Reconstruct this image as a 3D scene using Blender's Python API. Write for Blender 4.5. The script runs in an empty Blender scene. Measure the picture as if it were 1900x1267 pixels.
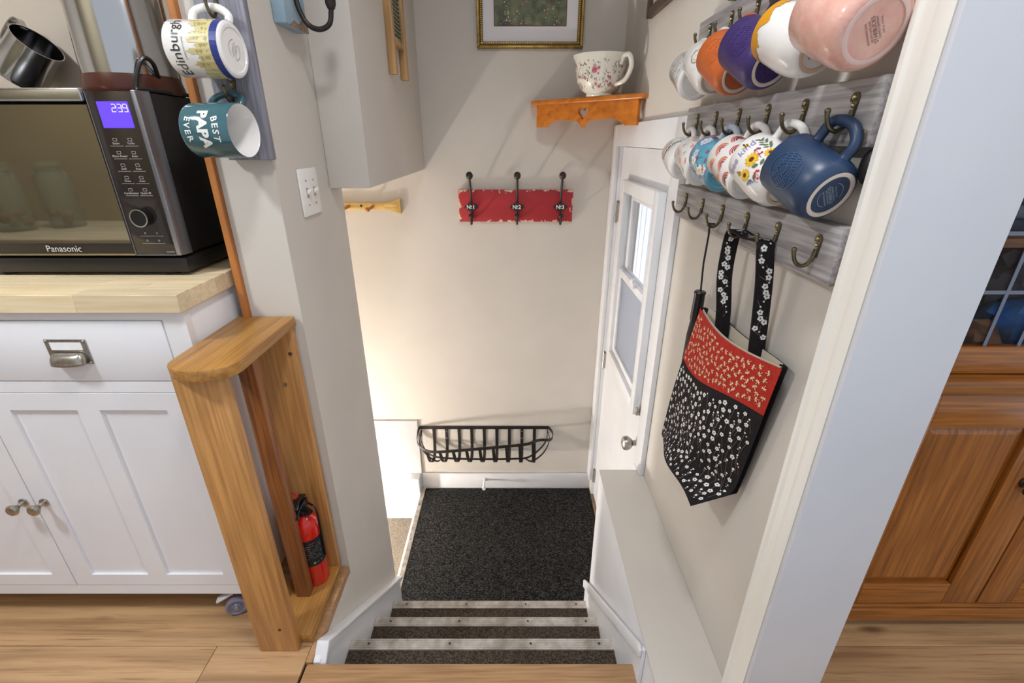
import bpy, bmesh, math, random
from mathutils import Vector, Matrix, Euler
random.seed(7)
PI = math.pi
SC = bpy.context.scene
COL = SC.collection

# ------------------------------------------------------------------ camera, world, lights
H = 1.3
F_PX = 865.0
PITCH = math.atan2(375.0, F_PX)
cd = bpy.data.cameras.new('camera')
cd.sensor_fit = 'HORIZONTAL'
cd.sensor_width = 36.0
cd.lens = 36.0 * F_PX / 1900.0
cd.clip_start = 0.02
cam = bpy.data.objects.new('camera', cd)
COL.objects.link(cam)
cam.location = (0, 0, H)
cam.rotation_euler = (PI / 2 - PITCH, 0, 0)
SC.camera = cam

SC.view_settings.view_transform = 'Standard'
SC.view_settings.look = 'None'
SC.view_settings.gamma = 1.0
SC.view_settings.use_curve_mapping = False
SC.view_settings.exposure = 0.0

w = bpy.data.worlds.new('daylight')
SC.world = w
w.use_nodes = True
w.node_tree.nodes['Background'].inputs[0].default_value = (0.86, 0.92, 1.0, 1)
w.node_tree.nodes['Background'].inputs[1].default_value = 0.74

def lamp(name, kind, loc, power, color, size=0.1, size_y=None, target=None):
    d = bpy.data.lights.new(name, kind)
    d.energy = power
    d.color = color
    if kind == 'AREA':
        d.shape = 'RECTANGLE'
        d.size = size
        d.size_y = size_y or size
    else:
        d.shadow_soft_size = size
    o = bpy.data.objects.new(name, d)
    COL.objects.link(o)
    o.location = loc
    if target:
        o.rotation_euler = (Vector(target) - Vector(loc)).to_track_quat('-Z', 'Y').to_euler()
    return o

lamp('kitchen_ceiling_lamp', 'AREA', (-1.55, 0.22, 2.40), 27, (0.93, 0.97, 1.0), 0.22, 0.22, (-1.55, 0.22, 0))
lamp('stair_head_ceiling_lamp', 'AREA', (0.0, 0.42, 2.40), 12, (0.97, 0.98, 1.0), 0.22, 0.22, (0.0, 0.42, 0))
lamp('dining_ceiling_lamp', 'AREA', (1.5, -0.1, 2.40), 11, (1.0, 0.97, 0.93), 0.22, 0.22, (1.5, -0.1, 0))
lamp('basement_stair_lamp', 'POINT', (-1.75, 1.80, -0.66), 118, (1.0, 0.955, 0.895), 0.05)
sun = lamp('daylight_sun', 'SUN', (3, 8, 6), 3.2, (1.0, 0.98, 0.96), 0.1, target=(3 + 0.55, 8 - 0.5, 6 - 0.75))
sun.data.angle = 0.5

# ------------------------------------------------------------------ helpers
def S(r, g, b):
    def f(c):
        c /= 255.0
        return c / 12.92 if c <= 0.04045 else ((c + 0.055) / 1.055) ** 2.4
    return (f(r), f(g), f(b), 1.0)

MATS = {}
def P(name, col, rough=0.5, metal=0.0, col2=None, scale=8.0, stretch=(1, 1, 1), bump=0.0, bscale=None,
      spec=0.5, trans=0.0, emit=None, emit_s=0.0, coat=0.0, lo=0.35, hi=0.65, detail=4.0, rand=0.0, alpha=1.0, bstretch=None):
    if name in MATS:
        return MATS[name]
    m = bpy.data.materials.new(name)
    m.use_nodes = True
    nt = m.node_tree
    b = nt.nodes['Principled BSDF']
    b.inputs['Base Color'].default_value = col
    b.inputs['Roughness'].default_value = rough
    b.inputs['Metallic'].default_value = metal
    b.inputs['Specular IOR Level'].default_value = spec
    b.inputs['Transmission Weight'].default_value = trans
    b.inputs['Coat Weight'].default_value = coat
    b.inputs['Coat Roughness'].default_value = 0.08
    b.inputs['Alpha'].default_value = alpha
    if emit:
        b.inputs['Emission Color'].default_value = emit
        b.inputs['Emission Strength'].default_value = emit_s
    tc = nt.nodes.new('ShaderNodeTexCoord')
    vec = tc.outputs['Object']
    if rand:
        oi = nt.nodes.new('ShaderNodeObjectInfo')
        cx = nt.nodes.new('ShaderNodeCombineXYZ')
        mu = nt.nodes.new('ShaderNodeMath'); mu.operation = 'MULTIPLY'; mu.inputs[1].default_value = 37.0
        nt.links.new(oi.outputs['Random'], mu.inputs[0])
        for i in range(3):
            nt.links.new(mu.outputs[0], cx.inputs[i])
        ad = nt.nodes.new('ShaderNodeVectorMath'); ad.operation = 'ADD'
        nt.links.new(vec, ad.inputs[0]); nt.links.new(cx.outputs[0], ad.inputs[1])
        vec = ad.outputs[0]
    if col2 is not None:
        mp = nt.nodes.new('ShaderNodeMapping')
        mp.inputs['Scale'].default_value = stretch
        nt.links.new(vec, mp.inputs[0])
        n = nt.nodes.new('ShaderNodeTexNoise')
        n.inputs['Scale'].default_value = scale
        n.inputs['Detail'].default_value = detail
        nt.links.new(mp.outputs[0], n.inputs['Vector'])
        r = nt.nodes.new('ShaderNodeValToRGB')
        r.color_ramp.elements[0].position = lo
        r.color_ramp.elements[0].color = col
        r.color_ramp.elements[1].position = hi
        r.color_ramp.elements[1].color = col2
        nt.links.new(n.outputs['Fac'], r.inputs[0])
        out = r.outputs[0]
        if rand:
            hs = nt.nodes.new('ShaderNodeHueSaturation')
            mr = nt.nodes.new('ShaderNodeMapRange')
            mr.inputs[3].default_value = 1 - rand
            mr.inputs[4].default_value = 1 + rand
            nt.links.new(oi.outputs['Random'], mr.inputs[0])
            nt.links.new(mr.outputs[0], hs.inputs['Value'])
            nt.links.new(out, hs.inputs['Color'])
            out = hs.outputs[0]
        nt.links.new(out, b.inputs['Base Color'])
    if bump:
        mp = nt.nodes.new('ShaderNodeMapping')
        mp.inputs['Scale'].default_value = bstretch or stretch
        nt.links.new(vec, mp.inputs[0])
        n2 = nt.nodes.new('ShaderNodeTexNoise')
        n2.inputs['Scale'].default_value = bscale or scale
        n2.inputs['Detail'].default_value = 3
        nt.links.new(mp.outputs[0], n2.inputs['Vector'])
        bp = nt.nodes.new('ShaderNodeBump')
        bp.inputs['Strength'].default_value = bump
        bp.inputs['Distance'].default_value = 0.002
        nt.links.new(n2.outputs['Fac'], bp.inputs['Height'])
        nt.links.new(bp.outputs[0], b.inputs['Normal'])
    MATS[name] = m
    return m

def wood(name, c1, c2, axis, rough=0.45, fine=90.0, rand=0.0, ring=0.35, coat=0.0, rscale=9.0):
    """grain along axis: long noise streaks plus broad distorted growth bands"""
    if name in MATS:
        return MATS[name]
    along = {'x': (0.04, 1, 1), 'y': (1, 0.04, 1), 'z': (1, 1, 0.04)}[axis]
    m = P(name, c1, rough, col2=c2, scale=fine, stretch=along, lo=0.38, hi=0.72, rand=rand, bump=0.12, coat=coat, detail=5)
    nt = m.node_tree
    b = nt.nodes['Principled BSDF']
    src = b.inputs['Base Color'].links[0].from_socket
    ramp = [n for n in nt.nodes if n.type == 'VALTORGB'][0]
    vec = ramp.inputs[0].links[0].from_node.inputs['Vector'].links[0].from_node.inputs[0].links[0].from_socket
    mp = nt.nodes.new('ShaderNodeMapping')
    s2 = {'x': (0.12, 1, 1), 'y': (1, 0.12, 1), 'z': (1, 1, 0.12)}[axis]
    mp.inputs['Scale'].default_value = s2
    nt.links.new(vec, mp.inputs[0])
    n = nt.nodes.new('ShaderNodeTexNoise'); n.inputs['Scale'].default_value = rscale; n.inputs['Detail'].default_value = 1.5
    nt.links.new(mp.outputs[0], n.inputs['Vector'])
    sn = nt.nodes.new('ShaderNodeMath'); sn.operation = 'MULTIPLY'; sn.inputs[1].default_value = 55.0
    nt.links.new(n.outputs['Fac'], sn.inputs[0])
    si = nt.nodes.new('ShaderNodeMath'); si.operation = 'SINE'
    nt.links.new(sn.outputs[0], si.inputs[0])
    mr = nt.nodes.new('ShaderNodeMapRange')
    mr.inputs[1].default_value = -1; mr.inputs[2].default_value = 1
    mr.inputs[3].default_value = 1 - ring; mr.inputs[4].default_value = 1.0
    nt.links.new(si.outputs[0], mr.inputs[0])
    mx = nt.nodes.new('ShaderNodeMix'); mx.data_type = 'RGBA'; mx.blend_type = 'MULTIPLY'
    mx.inputs['Factor'].default_value = 1.0
    cc = nt.nodes.new('ShaderNodeCombineColor')
    for i in range(3):
        nt.links.new(mr.outputs[0], cc.inputs[i])
    nt.links.new(src, mx.inputs[6]); nt.links.new(cc.outputs[0], mx.inputs[7])
    nt.links.new(mx.outputs[2], b.inputs['Base Color'])
    return m

class MB:
    def __init__(self):
        self.v = []; self.f = []; self.mi = []; self.cur = 0
    def add(self, vs, fs):
        o = len(self.v)
        self.v += [Vector(p) for p in vs]
        for f in fs:
            self.f.append([i + o for i in f]); self.mi.append(self.cur)
        return self
    def box(self, x0, x1, y0, y1, z0, z1):
        x0, x1 = min(x0, x1), max(x0, x1); y0, y1 = min(y0, y1), max(y0, y1); z0, z1 = min(z0, z1), max(z0, z1)
        return self.add([(x0, y0, z0), (x1, y0, z0), (x1, y1, z0), (x0, y1, z0), (x0, y0, z1), (x1, y0, z1), (x1, y1, z1), (x0, y1, z1)],
                        [(0, 3, 2, 1), (4, 5, 6, 7), (0, 1, 5, 4), (1, 2, 6, 5), (2, 3, 7, 6), (3, 0, 4, 7)])
    def prism(self, poly, axis, a0, a1):
        """poly: 2-D outline in the two other axes (in xyz order)"""
        def p3(q, a):
            return {'x': (a, q[0], q[1]), 'y': (q[0], a, q[1]), 'z': (q[0], q[1], a)}[axis]
        n = len(poly)
        vs = [p3(q, a0) for q in poly] + [p3(q, a1) for q in poly]
        fs = [tuple(range(n)), tuple(reversed(range(n, 2 * n)))]
        fs += [(i, i + n, (i + 1) % n + n, (i + 1) % n) for i in range(n)]
        return self.add(vs, fs)
    def lathe(self, prof, n=24, M=None, close=True):
        vs = []; fs = []
        M = M or Matrix.Identity(4)
        idx = []
        for r, z in prof:
            if r < 1e-6:
                idx.append([len(vs)]); vs.append(M @ Vector((0, 0, z)))
            else:
                idx.append(list(range(len(vs), len(vs) + n)))
                vs += [M @ Vector((r * math.cos(2 * PI * k / n), r * math.sin(2 * PI * k / n), z)) for k in range(n)]
        for a, b in zip(idx, idx[1:]):
            for k in range(n):
                k2 = (k + 1) % n
                if len(a) == 1 and len(b) == 1: continue
                if len(a) == 1: fs.append((a[0], b[k2], b[k]))
                elif len(b) == 1: fs.append((a[k], a[k2], b[0]))
                else: fs.append((a[k], a[k2], b[k2], b[k]))
        return self.add(vs, fs)
    def cyl(self, p0, p1, r0, r1=None, n=16):
        p0, p1 = Vector(p0), Vector(p1); r1 = r0 if r1 is None else r1
        d = p1 - p0
        M = Matrix.Translation(p0) @ d.to_track_quat('Z', 'Y').to_matrix().to_4x4()
        return self.lathe([(0, 0), (r0, 0), (r1, d.length), (0, d.length)], n, M)
    def ball(self, c, r, n=12, sq=(1, 1, 1)):
        M = Matrix.Translation(Vector(c)) @ Matrix.Diagonal((sq[0], sq[1], sq[2], 1))
        return self.lathe([(r * math.sin(PI * k / 8), -r * math.cos(PI * k / 8)) for k in range(9)], n, M)
    def tube(self, pts, r, n=8, closed=False, flat=None, up=None):
        """swept round tube; flat=(a,b) gives an elliptical/box section with 'up' as section a-direction"""
        pts = [Vector(p) for p in pts]
        N = len(pts); vs = []; fs = []
        nrm = None
        for i, p in enumerate(pts):
            if closed: t = pts[(i + 1) % N] - pts[i - 1]
            else: t = pts[min(i + 1, N - 1)] - pts[max(i - 1, 0)]
            t.normalize()
            if up is not None:
                nrm = Vector(up) - t * t.dot(Vector(up)); nrm.normalize()
            elif nrm is None:
                a = Vector((0, 0, 1)) if abs(t.z) < 0.9 else Vector((1, 0, 0))
                nrm = (a - t * a.dot(t)).normalized()
            else:
                nrm = (nrm - t * nrm.dot(t)).normalized()
            bn = t.cross(nrm)
            rr = r[i] if isinstance(r, (list, tuple)) else r
            if flat:
                for sa, sb in ((-1, -1), (1, -1), (1, 1), (-1, 1)):
                    vs.append(p + nrm * sa * flat[0] / 2 + bn * sb * flat[1] / 2)
            else:
                for k in range(n):
                    a = 2 * PI * k / n
                    vs.append(p + nrm * math.cos(a) * rr + bn * math.sin(a) * rr)
        m = 4 if flat else n
        L = N if closed else N - 1
        for i in range(L):
            j = (i + 1) % N
            for k in range(m):
                k2 = (k + 1) % m
                fs.append((i * m + k, i * m + k2, j * m + k2, j * m + k))
        if not closed:
            fs.append(tuple(reversed(range(m)))); fs.append(tuple(range((N - 1) * m, N * m)))
        return self.add(vs, fs)
    def grid(self, fn, nu, nv):
        vs = [fn(i / nu, j / nv) for j in range(nv + 1) for i in range(nu + 1)]
        fs = [(j * (nu + 1) + i, j * (nu + 1) + i + 1, (j + 1) * (nu + 1) + i + 1, (j + 1) * (nu + 1) + i) for j in range(nv) for i in range(nu)]
        return self.add(vs, fs)
    def xf(self, M):
        self.v = [M @ p for p in self.v]; return self

def bez(pts, n=10):
    """Catmull-Rom through pts"""
    pts = [Vector(p) for p in pts]; out = []
    q = [pts[0] * 2 - pts[1]] + pts + [pts[-1] * 2 - pts[-2]]
    for i in range(1, len(q) - 2):
        for k in range(n):
            t = k / n
            a, b, c, d = q[i - 1], q[i], q[i + 1], q[i + 2]
            out.append(0.5 * ((2 * b) + (c - a) * t + (2 * a - 5 * b + 4 * c - d) * t * t + (3 * b - a - 3 * c + d) * t ** 3))
    out.append(pts[-1]); return out

WL = {}
def thing(name, loc, label, cat, group=None, local=False, kind=None):
    o = bpy.data.objects.new(name, None)
    o.empty_display_size = 0.05
    COL.objects.link(o); o.location = loc
    WL[o] = Vector((0, 0, 0)) if local else Vector(loc)
    tag(o, label, cat, group, kind)
    return o
def tag(o, label=None, cat=None, group=None, kind=None):
    if label: o['label'] = label
    if cat: o['category'] = cat
    if group: o['group'] = group
    if kind: o['kind'] = kind
    return o
def obj(name, mb, mats, parent=None, bev=0.0, seg=2, smooth=40, label=None, cat=None, group=None, kind=None, recalc=True):
    if not isinstance(mats, (list, tuple)): mats = [mats]
    c = Vector((0, 0, 0))
    if mb.v:
        lo = Vector((min(p[i] for p in mb.v) for i in range(3))); hi = Vector((max(p[i] for p in mb.v) for i in range(3)))
        c = (lo + hi) / 2
        if parent is None: c.z = lo.z
    me = bpy.data.meshes.new(name)
    me.from_pydata([tuple(p - c) for p in mb.v], [], mb.f)
    for m in mats: me.materials.append(m)
    me.polygons.foreach_set('material_index', mb.mi)
    if recalc or bev:
        bm = bmesh.new(); bm.from_mesh(me)
        if recalc: bmesh.ops.recalc_face_normals(bm, faces=bm.faces)
        if bev:
            es = [e for e in bm.edges if len(e.link_faces) == 2 and e.calc_face_angle(0) > 0.5]
            bmesh.ops.bevel(bm, geom=es, offset=bev, segments=seg, affect='EDGES', profile=0.5, clamp_overlap=True)
        bm.to_mesh(me); bm.free()
    if smooth:
        me.polygons.foreach_set('use_smooth', [True] * len(me.polygons))
        me.set_sharp_from_angle(angle=math.radians(smooth))
    o = bpy.data.objects.new(name, me)
    COL.objects.link(o)
    if parent is not None:
        o.parent = parent; o.location = c - WL[parent]; WL[o] = c
    else:
        o.location = c; WL[o] = c
    return tag(o, label, cat, group, kind)
def struct(name, mb, mats, **k):
    return obj(name, mb, mats, kind='structure', **k)
def B(x0, x1, y0, y1, z0, z1):
    return MB().box(x0, x1, y0, y1, z0, z1)
def inst(src, parent, loc, name=None):
    """a copy of a part sharing its mesh, at a world position"""
    o = src.copy(); COL.objects.link(o); o.parent = parent
    o.location = Vector(loc) - WL[parent]; WL[o] = Vector(loc)
    return o

# flat print: outlines in (s,t) turned into faces on a surface by fn(s,t)
TXT = {}
def text2d(s, size=1.0, spacing=1.0, bold=0.0):
    k = (s, spacing, bold)
    if k not in TXT:
        c = bpy.data.curves.new('t', 'FONT'); c.body = s; c.size = 1.0; c.space_character = spacing; c.offset = bold
        c.align_x = 'CENTER'; c.align_y = 'CENTER'; c.resolution_u = 3
        o = bpy.data.objects.new('t', c); COL.objects.link(o)
        dg = bpy.context.evaluated_depsgraph_get()
        me = o.evaluated_get(dg).to_mesh()
        bm = bmesh.new(); bm.from_mesh(me)
        bmesh.ops.triangulate(bm, faces=bm.faces)
        bm.verts.ensure_lookup_table()
        TXT[k] = ([(v.co.x, v.co.y) for v in bm.verts], [[v.index for v in f.verts] for f in bm.faces])
        bm.free()
        bpy.data.objects.remove(o); bpy.data.curves.remove(c)
    v, f = TXT[k]
    return [(x * size, y * size) for x, y in v], f
class Print:
    def __init__(self, fn):
        self.fn = fn; self.mb = MB()
    def col(self, i): self.mb.cur = i; return self
    def poly(self, pts, lift=0.0):
        self.mb.add([self.fn(s, t, lift) for s, t in pts], [tuple(range(len(pts)))]); return self
    def text(self, s, cs, ct, size, rot=0.0, spacing=1.0, lift=0.0, bend=0.0, bold=0.0):
        v, f = text2d(s, size, spacing, bold)
        c, q = math.cos(rot), math.sin(rot)
        if bend:
            v = [((bend + y) * math.sin(x / bend), (bend + y) * math.cos(x / bend) - bend) for x, y in v]
        self.mb.add([self.fn(cs + x * c - y * q, ct + x * q + y * c, lift) for x, y in v], f); return self
    def disc(self, cs, ct, r, n=10, lift=0.0, sx=1.0):
        return self.poly([(cs + r * sx * math.cos(2 * PI * k / n), ct + r * math.sin(2 * PI * k / n)) for k in range(n)], lift)
    def leaf(self, cs, ct, L, W, ang, lift=0.0):
        c, q = math.cos(ang), math.sin(ang)
        p = [(0, 0), (L * .3, W * .45), (L * .65, W * .5), (L, 0), (L * .65, -W * .5), (L * .3, -W * .45)]
        return self.poly([(cs + x * c - y * q, ct + x * q + y * c) for x, y in p], lift)
    def line(self, pts, wd, lift=0.0):
        for (a, b), (c, d) in zip(pts, pts[1:]):
            l = math.hypot(c - a, d - b) or 1e-9
            nx, ny = -(d - b) / l * wd / 2, (c - a) / l * wd / 2
            self.poly([(a + nx, b + ny), (c + nx, d + ny), (c - nx, d - ny), (a - nx, b - ny)], lift)
        return self
    def arc(self, cs, ct, r, wd, a0=0.0, a1=PI, n=12, lift=0.0, rot=0.0):
        for k in range(n):
            t0 = a0 + (a1 - a0) * k / n + rot; t1 = a0 + (a1 - a0) * (k + 1) / n + rot
            ro, ri = r + wd / 2, r - wd / 2
            self.poly([(cs + ro * math.cos(t0), ct + ro * math.sin(t0)), (cs + ro * math.cos(t1), ct + ro * math.sin(t1)),
                       (cs + ri * math.cos(t1), ct + ri * math.sin(t1)), (cs + ri * math.cos(t0), ct + ri * math.sin(t0))], lift)
        return self
    def flower(self, cs, ct, r, pcol, ccol, n=5, rot=0.0, lift=0.0):
        self.col(pcol)
        for k in range(n):
            a = rot + 2 * PI * k / n
            self.disc(cs + r * .58 * math.cos(a), ct + r * .58 * math.sin(a), r * .42 * (5 / n) ** .5, 7, lift)
        self.col(ccol); self.disc(cs, ct, r * .26, 7, lift + 0.0003)
        return self
    def build(self, name, mats, parent, **k):
        return obj(name, self.mb, mats, parent, smooth=0, recalc=False, **k)

# ------------------------------------------------------------------ materials
WALL = P('wall_paint', S(209, 203, 195), 0.6, col2=S(204, 198, 190), scale=3, bump=0.15, bscale=160)
WHITE = P('white_gloss_paint', S(229, 230, 233), 0.35, col2=S(223, 224, 228), scale=6, bump=0.05, bscale=60)
CEIL = P('ceiling_paint', S(240, 238, 234), 0.8)
def floor_wood(name, light, dark, streak, knot):
    m = wood(name, light, dark, 'x', 0.36, 40, rand=0.09, ring=0.16, rscale=5)
    nt = m.node_tree; b = nt.nodes['Principled BSDF']
    ramp = [n for n in nt.nodes if n.type == 'VALTORGB'][0]
    vec = ramp.inputs[0].links[0].from_node.inputs['Vector'].links[0].from_node.inputs[0].links[0].from_socket
    def layer(stretch, kind, scale, lo, hi, col, amount, invert=False):
        mp = nt.nodes.new('ShaderNodeMapping'); mp.inputs['Scale'].default_value = stretch
        nt.links.new(vec, mp.inputs[0])
        if kind == 'noise':
            t = nt.nodes.new('ShaderNodeTexNoise'); t.inputs['Detail'].default_value = 3; out = t.outputs['Fac']
        else:
            t = nt.nodes.new('ShaderNodeTexVoronoi'); out = t.outputs['Distance']
        t.inputs['Scale'].default_value = scale
        nt.links.new(mp.outputs[0], t.inputs['Vector'])
        r = nt.nodes.new('ShaderNodeMapRange'); r.inputs[1].default_value = lo; r.inputs[2].default_value = hi
        r.inputs[3].default_value = amount if invert else 0.0; r.inputs[4].default_value = 0.0 if invert else amount
        nt.links.new(out, r.inputs[0])
        x = nt.nodes.new('ShaderNodeMix'); x.data_type = 'RGBA'; x.inputs[7].default_value = col
        src = b.inputs['Base Color'].links[0].from_socket
        nt.links.new(r.outputs[0], x.inputs['Factor']); nt.links.new(src, x.inputs[6]); nt.links.new(x.outputs[2], b.inputs['Base Color'])
    layer((0.020, 1, 1), 'noise', 330, 0.58, 0.68, streak, 0.55)
    layer((0.05, 1, 1), 'noise', 48, 0.60, 0.74, streak, 0.45)
    layer((0.26, 1, 0.2), 'voronoi', 7.0, 0.03, 0.10, knot, 0.75, True)
    return m
WOODF = floor_wood('oak_floor', S(208, 168, 124), S(174, 134, 94), S(120, 82, 52), S(92, 58, 34))
NOSEW = wood('oak_nosing', S(190, 150, 108), S(156, 118, 82), 'x', 0.38, 170, ring=0.12)
PINE = wood('pine_stained_z', S(206, 152, 90), S(172, 118, 64), 'z', 0.4, 120, ring=0.14, rscale=5)
PINEY = wood('pine_stained_y', S(186, 136, 70), S(154, 104, 48), 'y', 0.4, 120, ring=0.14, rscale=5)
OAKD = wood('red_oak_slat', S(160, 100, 50), S(110, 62, 28), 'z', 0.45, 120, ring=0.2)
BUTCH = wood('butcher_block', S(234, 216, 182), S(220, 196, 154), 'x', 0.4, 110, rand=0.08, ring=0.07)
TRIMW = wood('orange_wood_trim', S(196, 126, 64), S(160, 96, 44), 'z', 0.45, 60, ring=0.15)
HUTZ = wood('honey_pine_z', S(170, 104, 40), S(120, 66, 18), 'z', 0.3, 120, ring=0.18, coat=0.3, rscale=5)
HUTX = wood('honey_pine_x', S(174, 108, 42), S(124, 70, 20), 'x', 0.3, 120, ring=0.18, coat=0.3, rscale=5)
SHELFW = wood('amber_pine_x', S(208, 124, 36), S(178, 96, 24), 'x', 0.28, 40, ring=0.16, coat=0.4, rscale=5)
GREYW = wood('weathered_grey_y', S(176, 172, 172), S(128, 124, 126), 'y', 0.7, 170, ring=0.10)
GREYZ = wood('weathered_grey_z', S(150, 150, 162), S(112, 110, 122), 'z', 0.7, 170, ring=0.10)
PEGW = wood('yellow_pine_x', S(226, 192, 116), S(200, 158, 84), 'x', 0.3, 40, ring=0.2, coat=0.3)
BRASS = P('antique_brass', S(128, 118, 96), 0.34, 0.9, col2=S(88, 80, 62), scale=60)
NICKEL = P('brushed_nickel', S(186, 180, 172), 0.3, 1.0, col2=S(160, 154, 146), scale=80)
STEEL = P('stainless_steel', S(196, 196, 198), 0.13, 1.0)
IRON = P('black_iron', S(42, 39, 38), 0.45, 0.4, col2=S(58, 53, 50), scale=70)
ALU = P('ribbed_aluminium', S(222, 217, 210), 0.4, 0.25, col2=S(176, 168, 158), scale=25)
BLACKP = P('black_plastic', S(22, 21, 23), 0.3)
BLACKM = P('black_matte', S(18, 17, 18), 0.55)
CERW = P('white_glaze', S(240, 238, 236), 0.12, coat=0.4)
CREAM = P('cream_glaze', S(224, 214, 198), 0.15, coat=0.3)
INKK = P('black_ink', S(45, 42, 42), 0.4)
INKG = P('grey_ink', S(120, 116, 118), 0.4)
INKW = P('white_ink', S(236, 236, 232), 0.5)
def ink(r, g, b): return P('ink_%d_%d_%d' % (r, g, b), S(r, g, b), 0.35)

# ------------------------------------------------------------------ room shell
XR, YB, XL = 0.495, 2.39, -0.54          # right wall, back wall, left stair wall
ZL, ZC = -0.76, 2.45                      # landing, ceiling
struct('ceiling', MB().box(-2.9, 2.6, -0.6, 1.5, ZC, ZC + 0.06).box(-2.9, 0.62, 1.5, 2.5, ZC, ZC + 0.06), CEIL)
struct('wall_back', B(-2.6, 0.62, YB, YB + 0.12, -2.3, ZC), WALL)
# right wall with the door opening (y 1.48..2.315, z up to 1.275)
mb = MB()
mb.box(XR, 0.615, 0.6, 1.478, -0.95, ZC)
mb.box(XR, 0.615, 2.318, YB, -0.95, ZC)
mb.box(XR, 0.615, 1.478, 2.318, 1.278, ZC)
struct('wall_right', mb, WALL)
# stair ledge (old foundation) with a painted top
mb = MB().box(0.335, XR - 0.0005, 0.60, 1.44, -0.95, 0.135)
struct('trim_1', mb, WHITE, bev=0.004)
o = struct('trim_2', B(0.333, XR - 0.0005, 0.60, 1.442, 0.1355, 0.14), WALL)
# left stair wall and its end face
struct('wall_left', B(-0.668, XL, 1.125, 1.55, -2.3, ZC), WALL)
struct('wall_stair_side', B(-0.60, XL, 0.60, 1.1245, -0.95, -0.032), WALL)
# wall behind the cart, partition to the basement stair
struct('wall_alcove', B(-2.6, -0.6685, 1.45, 1.55, -2.3, ZC), P('alcove_paint', S(196, 184, 170), 0.6, col2=S(190, 178, 164), scale=3, bump=0.1, bscale=160))
# header over the basement opening
struct('wall_header', B(-0.5398, -0.42, 1.447, YB - 0.0005, 1.167, ZC), WALL, bev=0.003)
struct('ceiling_basement', B(-2.6, -0.5402, 1.5505, YB - 0.0005, 1.168, 1.22), WALL)
struct('wall_basement_end', B(-2.66, -2.6, 1.5, 2.5, -2.3, 1.3), WALL)
# kitchen wall opposite the microwave and the dining room wall
struct('wall_kitchen_opposite', B(-2.8, -1.15, -0.36, -0.26, 0, ZC), P('olive_wall_paint', S(150, 140, 116), 0.7, col2=S(142, 132, 110), scale=3))
struct('wall_kitchen_left', B(-2.86, -2.8, -0.6, 1.5, 0, ZC), WALL)
struct('wall_dining', B(0.6155, 2.6, 1.40, 1.5, -0.05, ZC), WALL)

# floor: sub floor with planks
sub = P('subfloor', S(60, 44, 32), 0.8)
mb = MB()
mb.box(-2.8, 2.6, -0.6, 0.60, -0.05, -0.010)
mb.box(-2.8, -0.56, 0.60, 1.449, -0.05, -0.010)
mb.box(-0.5595, 0.334, 0.60, 0.76, -0.05, -0.010)
mb.box(0.6155, 2.6, 0.60, 1.399, -0.05, -0.010)
floor = struct('floor', mb, sub)
PW = 0.19
rows = [0.858 + PW * k for k in range(-5, 4)]
pl_src = {}
def plank(x0, x1, y0, y1):
    k = (round(x1 - x0, 3), round(y1 - y0, 3))
    c = Vector(((x0 + x1) / 2, (y0 + y1) / 2, -0.005))
    if k in pl_src:
        inst(pl_src[k], floor, c)
    else:
        pl_src[k] = obj('plank', B(x0 + 0.0006, x1 - 0.0006, y0 + 0.0006, y1 - 0.0006, -0.010, 0.0), WOODF, floor, bev=0.0008, seg=1)
LEN = 1.22
for i, y0 in enumerate(rows):
    y1 = y0 + PW
    if y0 > 1.40: continue
    off = -0.824 if abs(y0 - 0.668) < 0.01 else -0.824 + (0.47 * (i + 1)) % LEN
    cuts = [off + LEN * k for k in range(-3, 5)]
    spans = []
    if y1 <= 0.60: spans.append((-2.8, 2.6, y0, y1))
    else:
        spans.append((-2.8, -0.5605, y0, min(y1, 1.449)))
        if y0 < 0.72: spans.append((-0.5605, 0.46, y0, 0.7195))
        spans.append((0.6205, 2.6, max(y0, 0.40), min(y1, 1.399)))
    for xa, xb, ya, yb in spans:
        e = [xa] + [c for c in cuts if xa + 0.08 < c < xb - 0.08] + [xb]
        for a, b in zip(e, e[1:]): plank(a, b, ya, yb)
struct('trim_3', MB().prism([(0.72, -0.012), (0.72, 0.004), (0.800, 0.004), (0.809, 0.000), (0.812, -0.010), (0.809, -0.026), (0.775, -0.030), (0.775, -0.012)], 'x', -0.552, 0.3345), NOSEW, bev=0.0015)
# edge strip of the floor beside the guard
struct('trim_4', B(-0.560, -0.542, 0.813, 1.1245, -0.03, 0.0015), NOSEW, bev=0.002)
struct('trim_5', B(-0.552, -0.541, 0.72, 0.812, -0.05, -0.0125), NOSEW)

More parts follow.
